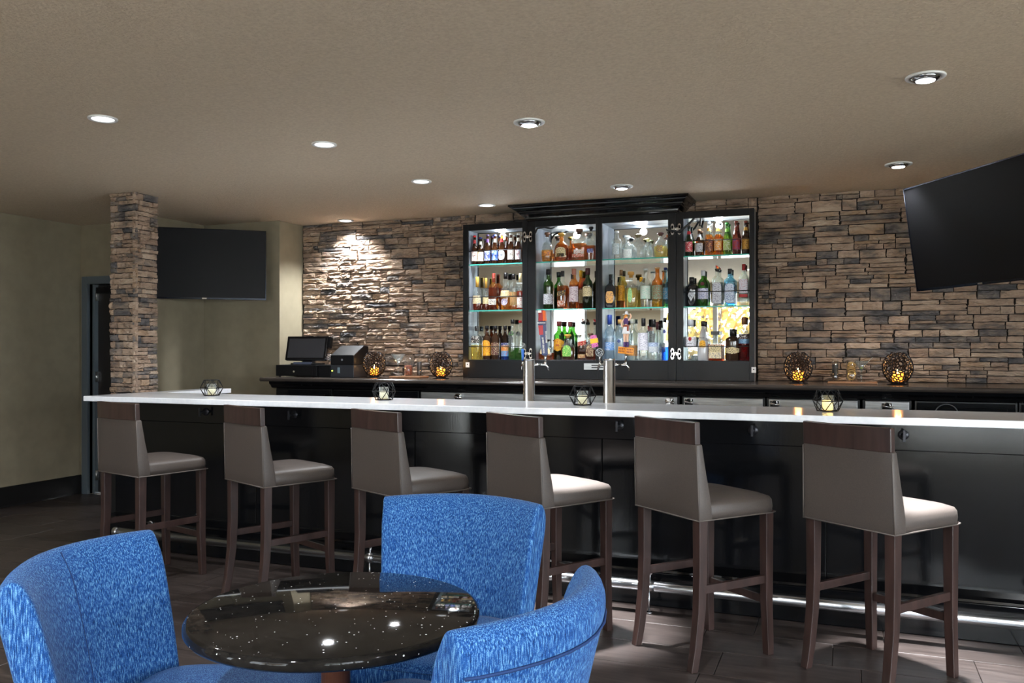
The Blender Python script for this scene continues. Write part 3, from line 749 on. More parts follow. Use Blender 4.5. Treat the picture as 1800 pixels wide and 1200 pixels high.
SEC = [(XW0, XC0-.003, .125, xat(823, CY), xat(918, CY), 'wing_frame'), (XC0, -1.915, .225, xat(941, CY), xat(1047, CY), 'centre_frame'),
       (-1.915, XC1, .225, xat(1058, CY), xat(1174, CY), 'centre_frame'), (XC1+.003, XW1, .125, xat(1201, CY), xat(1317, CY), 'wing_frame')]
for s_ in SEC: section(*s_)
# guard rods of the wings
for si in (0, 3):
    x0, x1 = SEC[si][3], SEC[si][4]
    for z in SH:
        m = MB(); m.tube([(x0-.002, CY+.012, z+.115), (x1+.002, CY+.012, z+.115)], .0035, 8); lp(m, 'guard_rod', M['cord'])
# cornice
m = MB()
prof = [(0, CZT-.005), (.006, CZT-.004), (.012, CZT+.004), (.012, CZT+.012), (.022, CZT+.014), (.024, CZT+.026), (.036, CZT+.036), (.052, CZT+.048), (.055, CZT+.058), (.066, CZT+.060), (.068, CZT+.070), (.082, CZT+.078), (.098, CZT+.090), (.101, CZT+.098), (.114, CZT+.100), (.125, CZT+.106), (.125, CZT+.121), (.0, CZT+.121)]
L = []
for o_, z in prof:
    L.append([(XC0-o_, CY-o_*1.2, z), (XC1+o_, CY-o_*1.2, z), (XC1+o_, CY+.235, z), (XC0-o_, CY+.235, z)])
m.loft(L, 0, False); lp(m, 'cornice', M['black'])
# hinges, locks and vent plate
for x, zz in ((XC0-.0015, (2.385, 1.385)), (XC1+.0015, (2.385, 1.385))):
    for z in zz:
        m = MB()
        for sx in (-1, 1):
            for dz in (-.025, .025):
                m.prism([(x+sx*.028+.013*math.cos(a), z+dz+.021*math.sin(a)) for a in [2*pi*k/14 for k in range(14)]], 'y', CY-.006, CY)
            m.box(x+sx*.028-.008, x+sx*.028+.008, CY-.006, CY, z-.03, z+.03)
        m.box(x-.022, x+.022, CY-.012, CY, z-.012, z+.012); m.tube([(x, CY-.011, z-.016), (x, CY-.011, z+.016)], .006, 10)
        lp(m, 'hinge', M['chrome'])
for u, v in ((822, 641), (1325, 650)):
    x, z = xat(u, CY), zat(u, v, CY)
    m = MB(); m.box(x-.017, x+.017, CY-.003, CY, z-.022, z+.022); k = lp(m, 'lock_plate', M['white'])
    m = MB(); m.tube([(x, CY-.006, z+.004), (x, CY-.003, z+.004)], .005, 10); m.build('keyhole', M['plastic'], k)
x, z = xat(1044, CY), zat(1044, 644, CY)
m = MB(); m.box(x-.085, x+.085, CY-.004, CY, z-.026, z+.026); k = lp(m, 'vent_plate', M['steel'])
for i in range(2):
    m = MB(); m.box(x-.02, x+.08, CY-.006, CY-.004, z-.012+.018*i, z-.004+.018*i); m.build('slot', M['plastic'], k)
m = MB(); zc_ = zat(1180, 415, CY)
cp = [(xat(1178, CY), CY-.01, zc_), (xat(1172, CY), CY-.015, zc_+.05), (xat(1195, CY), CY-.02, zc_+.03), (xat(1212, CY), CY-.012, zc_+.09), (xat(1222, CY), CY+.02, zc_+.15), (xat(1230, CY), CY+.05, zc_+.14), (xat(1228, CY), CY+.07, zc_+.08)]
m.tube(cp, .009, 8); lp(m, 'power_cord', M['cord'])
m = MB(); zc_ = zat(950, 405, CY)
m.tube([(xat(939, CY), CY+.01, zc_-.03), (xat(945, CY), CY-.004, zc_+.02), (xat(955, CY), CY+.03, zc_+.03), (xat(965, CY), CY+.05, zc_+.02), (xat(975, CY), CY+.07, zc_+.035)], .008, 8); lp(m, 'power_cord', M['cord'])

# ------------------------------------------------------------------ bottles
PROF = {
 'beer': [(.9,0),(1,.02),(1,.52),(.93,.58),(.55,.72),(.44,.80),(.39,.96),(.45,.965),(.45,1)],
 'tall': [(.9,0),(1,.02),(1,.62),(.9,.67),(.5,.74),(.38,.79),(.36,.97),(.42,.975),(.42,1)],
 'shaker': [(.88,0),(1,.03),(1,.56),(.93,.66),(.7,.74),(.36,.79),(.34,1)],
 'decanter': [(.75,0),(.92,.05),(1,.2),(1,.42),(.85,.58),(.5,.67),(.28,.71),(.27,.92),(.33,.93),(.33,1)],
 'square': [(.96,0),(1,.015),(1,.60),(.9,.66),(.5,.72),(.36,.75),(.34,1)],
 'stout': [(.96,0),(1,.015),(1,.66),(.92,.71),(.5,.77),(.38,.79),(.36,1)],
 'cone': [(.95,0),(1,.02),(1,.32),(.92,.45),(.6,.66),(.40,.78),(.34,.84),(.32,1)],
 'slim': [(.92,0),(1,.012),(1,.62),(.93,.67),(.48,.73),(.42,.75),(.40,1)],
 'bulb': [(.8,0),(1,.05),(1,.42),(.86,.54),(.5,.62),(.52,.68),(.6,.75),(.42,.82),(.36,.86),(.36,1)],
}
CLR = (.93,.97,.96); BRN = (.36,.15,.05); GRN = (.20,.46,.12); DGR = (.10,.20,.05); AMB = (.92,.50,.13); DAM = (.62,.22,.05); RED = (.34,.03,.03); YEL = (.93,.82,.36)
BLK = (.03,.03,.035); BLU = (.10,.28,.85); SKY = (.55,.83,.95); FRO = (.72,.82,.88); ORG = (.93,.42,.06); BRED = (.5,.12,.05); GRY = (.62,.68,.70); DBR = (.14,.07,.04)
WHT = (232,230,222); CRM = (224,206,160); SLV = (196,198,204); BK = (24,22,24); GLD = (206,160,70); RD = (170,34,38); NVY = (30,44,110); TAN = (176,130,84); BLC = (40,90,190); MAR = (84,36,40); YLW = (228,170,36); GNL = (96,170,70)
def prof_at(pf, z):
    for (r0, z0), (r1, z1) in zip(pf, pf[1:]):
        if z0 <= z <= z1: return r0+(r1-r0)*(z-z0)/max(z1-z0, 1e-6)
    return pf[-1][0]
def patch(h, R, sq, dy, z0, z1, A, shape, off, pf, na=10):
    m = MB(); vs = []; fs = []; nz = 3
    for i in range(na+1):
        t = -1+2*i/na; a = -pi/2+t*A
        if shape == 'oval': q = math.sqrt(max(0, 1-t*t)); lo, hi = -q, q
        elif shape == 'diamond': lo, hi = -(1-abs(t)), 1-abs(t)
        elif shape == 'arch': lo, hi = -1, .35+.65*math.sqrt(max(0, 1-t*t))
        elif shape == 'slant': lo, hi = -1+.8*(t+1)/2-.1, .2+.8*(t+1)/2
        elif shape == 'shield': lo, hi = -.55-.45*(1-abs(t)), .55+.45*(1-abs(t))
        else: lo, hi = -1, 1
        c, hh = (z0+z1)/2, (z1-z0)/2
        for j in range(nz+1):
            z = c+hh*(lo+(hi-lo)*j/nz); r = prof_at(pf, z)*R*off; x, y = se(a, sq); vs.append((r*x, r*dy*y, z*h))
    for i in range(na):
        for j in range(nz):
            k = i*(nz+1)+j; fs.append((k, k+nz+1, k+nz+2, k+1))
    m.add(vs, fs, 0, True); return m
TEXTS = []
def bottle(x, y, z, h, R, shape, upper, liquid, level, labels, cap, label, group, sq=2.0, dy=1.0, body=.16):
    pf = PROF[shape]; pts = []; ms = []
    ins = sorted(set([q for _, q in pf]+[level]))
    pr = []
    for (r0, z0), (r1, z1) in zip(pf, pf[1:]):
        pr.append((r0, z0))
        if z0 < level < z1: pr.append((r0+(r1-r0)*(level-z0)/(z1-z0), level))
    pr.append(pf[-1])
    for (r0, z0), (r1, z1) in zip(pr, pr[1:]): ms.append(1 if (z0+z1)/2 < level else 0)
    m = MB(); n = 20 if sq < 3 else 24
    m.lathe([(r*R, q*h) for r, q in pr], n, ms+[0], sq=sq, dy=dy)
    root = m.build('bottle', [glass(upper, body*.5), glass(liquid, body if liquid not in (BLK, DBR) else .5)], None, (x, y, z))
    tag(root, label, 'bottle', group)
    nr = pf[-1][0]*R
    kind, ccol, ch = cap
    if kind == 'cap':
        m = MB(); m.lathe([(nr*1.15, (1-ch)*h), (nr*1.15, h*1.0+.002), (nr*.9, h+.004)], 14, dy=max(dy, .8)); m.build('cap', cm(ccol, .35), root)
    elif kind == 'wide':
        m = MB(); m.box(-R*.62, R*.62, -R*.5, R*.5, h*(1-ch), h); m.build('cap', cm(ccol, .3), root, bevel=.002)
    elif kind == 'ball':
        m = MB(); m.lathe([(nr*.9, (1-ch)*h), (nr*1.0, (1-ch*.8)*h)]+[(max(.001, nr*1.7*math.sin(t*pi/6)), h*(1-ch*.4)-h*ch*.4*math.cos(t*pi/6)) for t in range(1, 7)], 14); m.build('stopper', cm(ccol, .4), root)
    elif kind == 'cork':
        m = MB(); m.lathe([(nr*.9, (1-ch)*h), (nr*.9, (1-ch*.55)*h), (nr*1.5, (1-ch*.5)*h), (nr*1.5, h), (nr*1.2, h+.003)], 14); m.build('stopper', cm(ccol, .5), root)
    elif kind == 'pour':
        m = MB(); m.lathe([(nr*1.1, .9*h), (nr*1.25, .93*h), (nr*1.5, .955*h), (nr*.9, .97*h)], 14); c_ = m.build('pourer_collar', cm(BK, .4), root)
        m = MB(); m.tube([(0, 0, .96*h), (.004, 0, .99*h), (-.004, -.002, 1.02*h), (-.012, -.004, 1.05*h)], [.009, .011, .009, .004], 8); m.build('pourer_spout', cm(ccol, .3), c_)
    for li, L in enumerate(labels):
        z0, z1, A, shp, c1, c2 = L[:6]
        o = patch(h, R, sq, dy, z0, z1, math.radians(A), shp, 1.03+.02*li, pf).build('label', label_mat(c1, c2), root)
        if len(L) > 6: TEXTS.append((L[6], o, L[7], (0, -R*dy*1.10-.001, (L[8] if len(L) > 8 else (z0+z1)/2)*h), L[9] if len(L) > 9 else c2))
    return root
SHN = ('bottom', 'middle', 'top'); SEN = ('left wing', 'left bay', 'right bay', 'right wing')
def B(si, sh, u, vtop, w, shape, up, liq, lev, labels, cap, desc, sq=2, dy=1, back=0, body=.16):
    Y = CY+(.066 if si in (0, 3) else {0: .076, 1: .172, 2: .147, -1: .062}[back])
    x = xat(u, Y); z = SH[sh]+.001; h = zat(u, vtop, Y)-z
    a = (u-900)/1500; d = Y/(Fv[1]+a*Rv[1]); R = w*d/1500/2
    if sq > 3: R *= .93
    if si in (0, 3): R = min(R, .05/dy)
    x = min(max(x, SEC[si][3]+R+.004), SEC[si][4]-R-.004)
    bottle(x, Y, z, h, R, shape, up, liq, lev, labels, cap, desc+', %s shelf, %s' % (SHN[sh], SEN[si]), 'bottles on the %s shelf of the %s' % (SHN[sh], SEN[si]), sq, dy, body)
cp_ = lambda c, h=.1: ('cap', c, h)
# left wing, top: seven brown beers
for u, vt, c, l1, l2, nk, ds in [(830,415,RD,WHT,RD,RD,'brown beer bottle with red cap and red edged label'),(845,418,NVY,WHT,YLW,WHT,'brown beer bottle, dark label with orange spot'),
        (857,413,(60,40,90),(60,80,150),WHT,(120,80,150),'brown beer bottle with a purple neck label, third from left'),(870,413,NVY,BLC,WHT,WHT,'brown beer bottle with a bright blue label'),
        (882.5,412,WHT,WHT,BLC,RD,'brown beer bottle with white oval label, red neck mark'),(898,411,WHT,WHT,MAR,WHT,'brown beer bottle with a square white label, second from right'),(911,411,WHT,SLV,RD,WHT,'brown beer bottle with a pale red printed label, rightmost')]:
    shp = 'oval' if 'oval' in ds else 'rect'
    B(0, 2, u, vt, 11.8, 'beer', BRN, BRN, .6, [(.12,.46,75,shp,l1,l2),(.74,.86,80,'rect',nk,nk)], cp_(c,.045), ds, body=.1)
# left wing, middle
B(0,1,839,487,17,'decanter',CLR,BRED,.22,[(.2,.44,60,'rect',CRM,NVY)],cp_(GLD,.3),'clear broad bottle with a gold neck and cream label',dy=.7)
B(0,1,854.5,489,12,'decanter',CLR,BRED,.2,[(.2,.4,60,'rect',CRM,(90,100,60))],cp_(GLD,.3),'narrow clear bottle with a gold neck, second from left',dy=.8)
B(0,1,868,481,17,'square',AMB,BRED,.62,[(.14,.30,42,'rect',WHT,BK,)],cp_((150,60,60),.24),'square red amber bottle with a dipped red neck',sq=6)
B(0,1,889,480,18,'bulb',CLR,AMB,.42,[(.34,.52,70,'rect',CRM,(120,100,60)),(.12,.3,40,'oval',(210,200,220),NVY)],cp_(BK,.16),'round shouldered clear bottle, tan label and blue oval')
B(0,1,903,482,14,'tall',CLR,AMB,.12,[(.12,.5,75,'rect',TAN,(90,110,60))],cp_(BK,.14),'clear bottle with a wide tan and green label')
B(0,1,914.5,481,12,'tall',CLR,(.9,.25,.15),.52,[(.05,.34,70,'rect',WHT,RD)],cp_(CRM,.24),'bottle with a cream neck and red and white label, rightmost')
# left wing, bottom
B(0,0,838,574,18,'stout',CLR,YEL,.44,[(.5,.72,42,'rect',BK,WHT)],cp_(BK,.13),'squat square bottle of pale yellow spirit, black cap',sq=6)
B(0,0,856,573,15,'tall',BRN,DBR,.7,[(.12,.58,75,'arch',YLW,RD)],cp_(BK,.1),'dark bottle with a yellow arched label')
B(0,0,871,573,15,'tall',DBR,DBR,.8,[(.14,.5,75,'rect',MAR,CRM)],cp_(BK,.1),'dark bottle with a maroon and cream label')
B(0,0,888,573,14,'tall',DBR,BLU,.2,[(.1,.26,75,'rect',(90,160,210),RD),(.26,.42,75,'rect',(220,130,50),CRM),(.42,.5,75,'rect',NVY,WHT)],cp_(BK,.1),'bottle with a banded blue and orange label')
B(0,0,901,562,15,'tall',CLR,GRN,.3,[(.6,.72,40,'oval',BK,GNL)],cp_(BK,.1),'tall clear bottle half full of green liqueur',body=.2)
B(0,0,914.5,564,12,'tall',CLR,GRN,.3,[],cp_(RD,.05),'green liqueur bottle with a red cap tip, rightmost')
# left centre bay, top
B(1,2,962,409,20,'decanter',CLR,AMB,.40,[(.2,.36,55,'rect',(230,150,60),NVY)],('cork',(90,60,40),.14),'round orange whiskey bottle with a cork, first',body=.22)
B(1,2,987,410,26,'decanter',AMB,DAM,.6,[(.16,.5,45,'arch',CRM,BK),(.16,.28,30,'rect',BK,GLD)],('cork',GLD,.12),'round whiskey decanter with a black and cream crest label',dy=.6,body=.22)
B(1,2,1018,403,27,'stout',CLR,DAM,.54,[(.1,.2,38,'rect',(190,90,60),WHT),(.22,.34,12,'rect',WHT,RD)],('cork',(80,50,30),.16),'broad square amber whiskey bottle with a tall cork',sq=5,dy=.7,body=.22)
B(1,2,1039,399,17,'stout',CLR,DAM,.44,[(.22,.34,22,'rect',(80,90,170),WHT)],('cork',(40,36,40),.12),'amber whiskey bottle half hidden by the bay divider',sq=5,dy=.8,body=.22)
# left centre bay, middle
B(1,1,964,474,18,'tall',GRN,DGR,.6,[(.12,.38,70,'rect',SLV,BK)],cp_(BK,.13),'green whisky bottle with a silver label, first',body=.14)
B(1,1,989,477,18,'square',CLR,DAM,.62,[(.32,.52,42,'slant',BK,GLD),(.06,.22,30,'rect',(150,70,30),WHT)],cp_(BK,.14),'square whisky bottle with a slanted black label',sq=6)
B(1,1,1009,473,17,'tall',AMB,DAM,.6,[(.17,.55,70,'rect',(214,200,204),(120,60,80))],cp_((170,110,90),.14),'amber whisky bottle with a pale pink label')
B(1,1,1021,476,13,'tall',AMB,ORG,.6,[(.15,.5,60,'rect',CRM,GLD)],cp_(YLW,.16),'orange bottle with a yellow neck standing behind its neighbours',back=1)
B(1,1,1033,472,18,'tall',DGR,(.08,.12,.04),.6,[(.3,.55,70,'arch',CRM,BK,'JAMESON',.0085,.52)],cp_((60,20,24),.16),'dark green whiskey bottle with a cream label')
# left centre bay, bottom
B(1,0,954,597,28,'decanter',CLR,DAM,.35,[(.3,.6,40,'arch',CRM,TAN)],('cork',BK,.1),'squat decanter half hidden behind the tall tap handle',dy=.6)
B(1,0,983,565,19,'tall',(.11,.24,.06),(.05,.11,.03),.5,[(.22,.56,75,'shield',YLW,RD,'J&B',.023,.38,RD)],cp_((110,40,40),.12),'green whisky bottle with a yellow label and red letters',body=.14,back=2)
B(1,0,1002,566,17,'tall',(.11,.24,.06),(.05,.11,.03),.5,[],cp_((110,50,50),.12),'unlabelled green whisky bottle with maroon cap at the back',back=1,body=.14)
B(1,0,998,588,25,'decanter',CLR,(.4,.16,.06),.5,[(.14,.58,38,'arch',GNL,(220,220,140))],('cork',GLD,.12),'squat whiskey decanter with a green crest label',dy=.6,back=-1)
B(1,0,1025,563,18,'square',CLR,(.34,.14,.08),.45,[(.34,.52,42,'slant',RD,CRM),(.05,.14,36,'rect',TAN,CRM)],('pour',(180,120,100),.1),'square whisky bottle with a slanted red label and a pourer',sq=6,back=2)
B(1,0,1038,586,21,'decanter',CLR,(.4,.14,.08),.4,[(.14,.6,40,'arch',(96,58,42),CRM)],('cork',(90,60,40),.12),'squat whiskey decanter with a brown crest label',dy=.6,back=-1)
B(1,0,1046,564,12,'tall',CLR,CLR,.5,[],('pour',RD,.1),'clear bottle with red pourer behind the brown decanter',back=1)
# right centre bay, top
B(2,2,1084,407,19,'stout',CLR,CLR,.12,[(.15,.55,40,'rect',(170,186,192),(230,236,236))],cp_(SLV,.05),'tall clear etched bottle, first')
B(2,2,1103,414,20,'decanter',CLR,CLR,.5,[(.05,.42,60,'rect',(240,244,240),SLV)],('ball',(226,232,232),.16),'clear bottle with a plain white label and glass stopper',back=2)
B(2,2,1122,411,24,'decanter',CLR,CLR,.5,[],('ball',(110,96,60),.16),'round clear tequila bottle with a dark ball stopper',dy=.7,back=-1)
B(2,2,1139,418,17,'cone',CLR,CLR,.4,[],('ball',(222,212,150),.2),'small clear bottle with a cream ball stopper',back=2)
B(2,2,1161,408,23,'decanter',CLR,YEL,.44,[(.22,.46,26,'rect',(206,170,90),NVY)],('ball',(96,56,44),.16),'yellow tequila bottle with a brown ball stopper',dy=.8,body=.2)
B(2,2,1173,412,8,'decanter',CLR,YEL,.4,[],('ball',(160,90,50),.14),'yellow tequila bottle cut off by the bay edge',back=1)
# right centre bay, middle
B(2,1,1074,483,21,'square',(.12,.13,.14),(.10,.10,.11),.6,[(.14,.5,24,'oval',(226,170,90),NVY)],cp_(BK,.16),'square black bottle with an orange oval label, first',sq=5,body=.35)
B(2,1,1092,475,13,'tall',YEL,AMB,.5,[(.2,.6,70,'rect',(226,160,40),MAR)],cp_((120,86,50),.14),'amber tequila bottle with a gold label behind its neighbour',back=1)
B(2,1,1109,478,23,'decanter',CLR,YEL,.55,[(.14,.56,20,'oval',(110,170,110),(220,220,160))],('cork',(190,140,70),.16),'golden bottle with a green leaf shaped label',body=.2,dy=.7)
B(2,1,1127,488,12,'tall',CLR,YEL,.5,[],cp_(YLW,.14),'small clear bottle with a yellow cap',back=1)
B(2,1,1135,473,18,'tall',CLR,CLR,.2,[(.22,.56,75,'rect',(190,194,184),(90,180,150))],cp_(CLR and (200,204,200),.03),'clear tequila bottle with a grey label')
B(2,1,1155.5,471,19,'tall',AMB,(.95,.66,.1),.3,[(.2,.56,75,'rect',(122,92,66),(90,180,150))],cp_(TAN,.03),'gold tequila bottle with a brown label')
B(2,1,1170,471,13,'tall',SKY,(.25,.6,.8),.6,[(.2,.5,70,'rect',(90,170,210),WHT)],cp_(NVY,.05),'pale blue bottle at the right end',back=2)
# right centre bay, bottom
B(2,0,1070,554,18,'tall',FRO,(.55,.68,.78),.5,[(.22,.4,75,'rect',(90,140,200),WHT)],cp_((40,70,160),.2),'frosted vodka bottle with a blue neck behind beer tower',body=.4)
B(2,0,1090,562,18,'tall',FRO,FRO,.5,[(.42,.52,24,'diamond',(60,76,130),(60,76,130))],cp_((190,150,90),.1),'frosted grey bottle with a small dark bird mark',body=.4)
B(2,0,1112,561,19,'tall',CLR,CLR,.4,[(.1,.36,70,'rect',TAN,(120,80,50))],cp_((220,224,220),.1),'clear vodka bottle, tan paper label, behind orange sign',back=1)
B(2,0,1131,560,18,'stout',CLR,CLR,.2,[(.24,.66,75,'rect',(226,224,232),(110,110,140))],cp_(BK,.18),'clear vodka bottle with a tall white label and black cap')
B(2,0,1149,562,18,'stout',CLR,CLR,.2,[(.34,.44,70,'rect',(190,206,226),(30,60,150)),(.2,.34,60,'rect',(210,216,220),(150,160,180)),],cp_(BK,.18),'clear vodka bottle with blue lettering')
B(2,0,1155.5,566,11,'tall',CLR,CLR,.3,[],cp_(MAR,.2),'clear bottle with a maroon cap standing at the back',back=1)
B(2,0,1169,559,12.5,'slim',CLR,BLU,.32,[(.64,.74,30,'oval',NVY,NVY)],cp_(BK,.1),'slender clear bottle with a deep blue base')
# right wing, top
for u, vt, gl, lq, l1, l2, nk, c, ds in [(1211,397,DGR,DGR,(190,40,60),WHT,RD,BK,'green beer bottle with a red and white label'),(1229,404,BRN,BRN,SLV,BK,SLV,(200,150,120),'short brown beer bottle with a silver label'),
        (1246,390,CLR,AMB,(90,50,50),(230,160,90),GLD,SLV,'clear beer bottle with amber beer and a dark label'),(1262,390,CLR,ORG,(232,150,50),WHT,GLD,SLV,'clear beer bottle with an orange label'),
        (1278,392,GRN,(.5,.72,.14),(150,170,90),WHT,(110,170,60),(40,130,40),'light green beer bottle'),(1294,389,BRED,BRED,(150,40,40),(50,60,130),BRN and (120,50,30),(110,40,24),'red brown beer bottle with a red and blue label'),(1311,389,BRN,DBR,(190,140,50),(90,50,20),GLD,(120,50,30),'dark beer bottle with a gold label, rightmost')]:
    B(3, 2, u, vt, 13, 'beer', gl, lq, .62, [(.14,.48,75,'rect',l1,l2),(.72,.82,80,'rect',nk,nk)], cp_(c,.045), ds, body=.12)
# right wing, middle
B(3,1,1216,488,22,'stout',BLK,BLK,.6,[(.16,.62,30,'diamond',SLV,BK)],cp_(BK,.18),'black apothecary bottle with a diamond shaped label',dy=.8,body=.6)
B(3,1,1236,476,18.5,'shaker',GRN,GRN,.5,[(.2,.5,70,'rect',(206,206,226),(90,100,150)),(.58,.68,22,'oval',(90,30,30),(60,20,20))],cp_(SLV,.14),'bright green shaker shaped gin bottle with a silver label')
B(3,1,1261,470,19,'stout',CLR,CLR,.2,[(.06,.6,42,'arch',(206,208,216),(120,120,140))],('pour',RD,.1),'clear gin bottle with a red pourer',sq=5)
B(3,1,1283,473,20,'stout',SKY,(.4,.75,.95),.6,[(.08,.6,40,'arch',(206,216,232),(90,110,160))],cp_(BK,.14),'square sky blue gin bottle',sq=5)
B(3,1,1307.5,465,18,'stout',CLR,CLR,.14,[(.3,.64,42,'rect',(212,212,222),(170,50,50)),(.2,.27,42,'rect',RD,RD)],cp_(RD,.14),'clear gin bottle with a red cap and white label',sq=5)
# right wing, bottom
B(3,0,1213,562,20,'tall',CLR,CLR,.3,[(.32,.58,72,'rect',(226,226,232),(150,150,160),'BACARDI',.0085,.42,(40,36,44)),(.48,.58,16,'oval',RD,MAR)],cp_(SLV,.16),'clear rum bottle with a round red emblem',body=.1)
B(3,0,1236,565,20,'cone',(.9,.9,.9),(.9,.9,.92),.5,[(.34,.52,34,'arch',YLW,(120,60,30),'MALIBU',.0105,.58,(40,40,60))],cp_(BK,.12),'white coconut liqueur bottle with a black cap',body=.9)
B(3,0,1258,582,26,'stout',CLR,DAM,.55,[(.28,.52,40,'rect',CRM,BK),(.08,.28,40,'rect',(232,216,176),NVY)],('wide',BK,.12),'square amber liqueur bottle with a wide black cap and cream label',sq=6,dy=.7)
B(3,0,1287.5,579,24,'stout',DBR,DBR,.6,[(.22,.44,70,'shield',CRM,BK)],cp_(BK,.2),'broad black liqueur bottle with a gold shield label',dy=.8,body=.5)
B(3,0,1308,558,18,'tall',CLR,RED,.56,[(.5,.62,72,'rect',(60,40,44),WHT,'CAMPARI',.0085,.56,WHT),(.4,.5,72,'rect',(130,170,200),NVY)],cp_((120,80,50),.16),'red bitter aperitif bottle at the right end',body=.25)

# ------------------------------------------------------------------ beer towers with tap handles
TY = 5.33
def tower(u, vtop, label, zb=.831):
    x = xat(u, TY); zt = zat(u, vtop, TY)
    t = empty('beer_tower', (x, TY, zb), 0, label, 'beer tower', 'chrome beer towers behind the counter')
    H = zt-zb
    m = MB(); m.lathe([(.062, 0), (.062, .012), (.039, .02), (.038, H-.004), (.036, H)], 32); m.build('column', M['tower'], t)
    m = MB(); m.lathe([(.0385, H-.002), (.0395, H+.004), (.034, H+.009), (.002, H+.01)], 32); m.build('top_cap', M['chrome'], t)
    return t, x, zt
def faucet(t, dx, dy, zrel):
    m = MB(); n = Vector((dx, dy, 0)).normalized(); p = lambda r, z: (n.x*r, n.y*r, z)
    m.tube([p(.036, zrel), p(.05, zrel), p(.085, zrel)], [.010, .010, .007], 10)
    m.tube([p(.08, zrel), p(.112, zrel), p(.128, zrel-.014), p(.137, zrel-.038)], [.008, .010, .007, .006], 10)
    m.tube([p(.112, zrel-.005), p(.112, zrel+.015), p(.112, zrel+.03)], [.009, .008, .005], 10)
    return m.build('faucet', M['chrome'], t), Vector(p(.112, zrel+.03))
t1, tx1, tz1 = tower(930, 633, 'left chrome beer tower with the tall blue and red tap handle'); t2, tx2, tz2 = tower(1071, 633, 'right chrome beer tower with a figurine tap handle')
DXY = (Rv[0], Rv[1])
f1, a1 = faucet(t1, DXY[0], DXY[1]+.25, tz1-.831-.03); f2, a2 = faucet(t2, DXY[0], DXY[1]+.25, tz2-.831-.03)
f3, a3 = faucet(t2, -.083, .075, tz2-.831-.03); f4, a4 = faucet(t1, -.083, .09, tz1-.831-.03)
# tall handle: tapered blue block, red crest panels, white letters
def qbox(z0, z1, w0, w1, d0, d1, loc, name, mt, par, tilt=0, bevel=.002):
    m = MB(); m.loft([[(i*w/2, j*d/2, z) for i, j in ((-1,-1),(1,-1),(1,1),(-1,1))] for z, w, d in ((z0, w0, d0), (z1, w1, d1))], 0, False)
    return m.build(name, mt, par, loc, (0, tilt, YAW*.35), bevel=bevel)
hd = empty('tap_handle', a1, 0); hd.parent = t1
m = MB(); m.tube([(0, 0, -.005), (0, 0, .04)], [.008, .011], 10); m.build('ferrule', M['chrome'], hd)
qbox(.035, .24, .036, .046, .03, .038, (0, 0, 0), 'grip', cm((26,42,92), .3), hd, -.07)
qbox(.235, .262, .054, .054, .046, .046, (-.002, 0, 0), 'collar', cm((24,34,80), .3), hd, -.07)
qbox(.26, .335, .048, .040, .044, .036, (-.002, 0, 0), 'crest', cm((150,34,44), .35), hd, -.07, .006)
qbox(.262, .33, .020, .018, .052, .040, (.016, 0, 0), 'crest_side', cm((216,96,36), .35), hd, -.07, .004)
qbox(.17, .233, .028, .032, .005, .005, (-.010, -.0195, 0), 'red_panel', cm((168,34,44), .35), hd, -.07, .001)
qbox(.318, .334, .026, .022, .046, .04, (-.012, -.002, 0), 'white_ridge', cm(WHT, .4), hd, -.07, .002)
grp = hd
TEXTS.append(('COORS LIGHT', hd, .0165, (-.006, -.0235, .10), WHT, (pi/2, -pi/2-.07, 0)))
TEXTS.append(('BRONCOS', hd, .012, (-.019, -.0285, .2485), WHT, (pi/2, 0, 0)))
TEXTS.append(('BRONCOS', hd, .0165, (.0148, -.0225, .155), WHT, (pi/2, -pi/2-.07, 0)))
hd = empty('tap_handle', a4, 0); hd.parent = t1
m = MB(); m.tube([(0, 0, -.004), (0, 0, .02), (0, 0, .075)], [.007, .009, .010], 10); m.build('grip', cm((50,100,180), .3), hd)
m = MB(); m.lathe([(.006, .072), (.018, .082), (.022, .096), (.018, .11), (.004, .118)], 14); m.build('knob', M['clear'], hd)
# yellow and pink sign over a round black badge
hd = empty('tap_handle', a3, 0); hd.parent = t2
m = MB(); m.tube([(0, 0, -.004), (0, 0, .02), (.004, 0, .06)], [.007, .008, .007], 10); m.build('ferrule', M['chrome'], hd)
m = MB(); m.tube([(.0, -.008, .05), (.0, .008, .05)], .03, 24); m.build('badge', cm((26,28,32), .3), hd)
m = MB(); m.tube([(0, -.009, .05), (0, -.0075, .05)], .0265, 24); m.build('badge_ring', cm((170,176,180), .3), hd)
m = MB(); m.tube([(0, -.0095, .05), (0, -.0085, .05)], .023, 24); m.build('badge_face', label_mat((24,26,30), (200,206,210)), hd)
qbox(.085, .165, .042, .042, .012, .012, (-.018, 0, 0), 'pink_sign', label_mat((226,120,180), (110,40,110)), hd, -.16, .002)
qbox(.112, .143, .052, .052, .015, .015, (-.018, 0, 0), 'yellow_band', cm((244,196,30), .4), hd, -.16, .002)
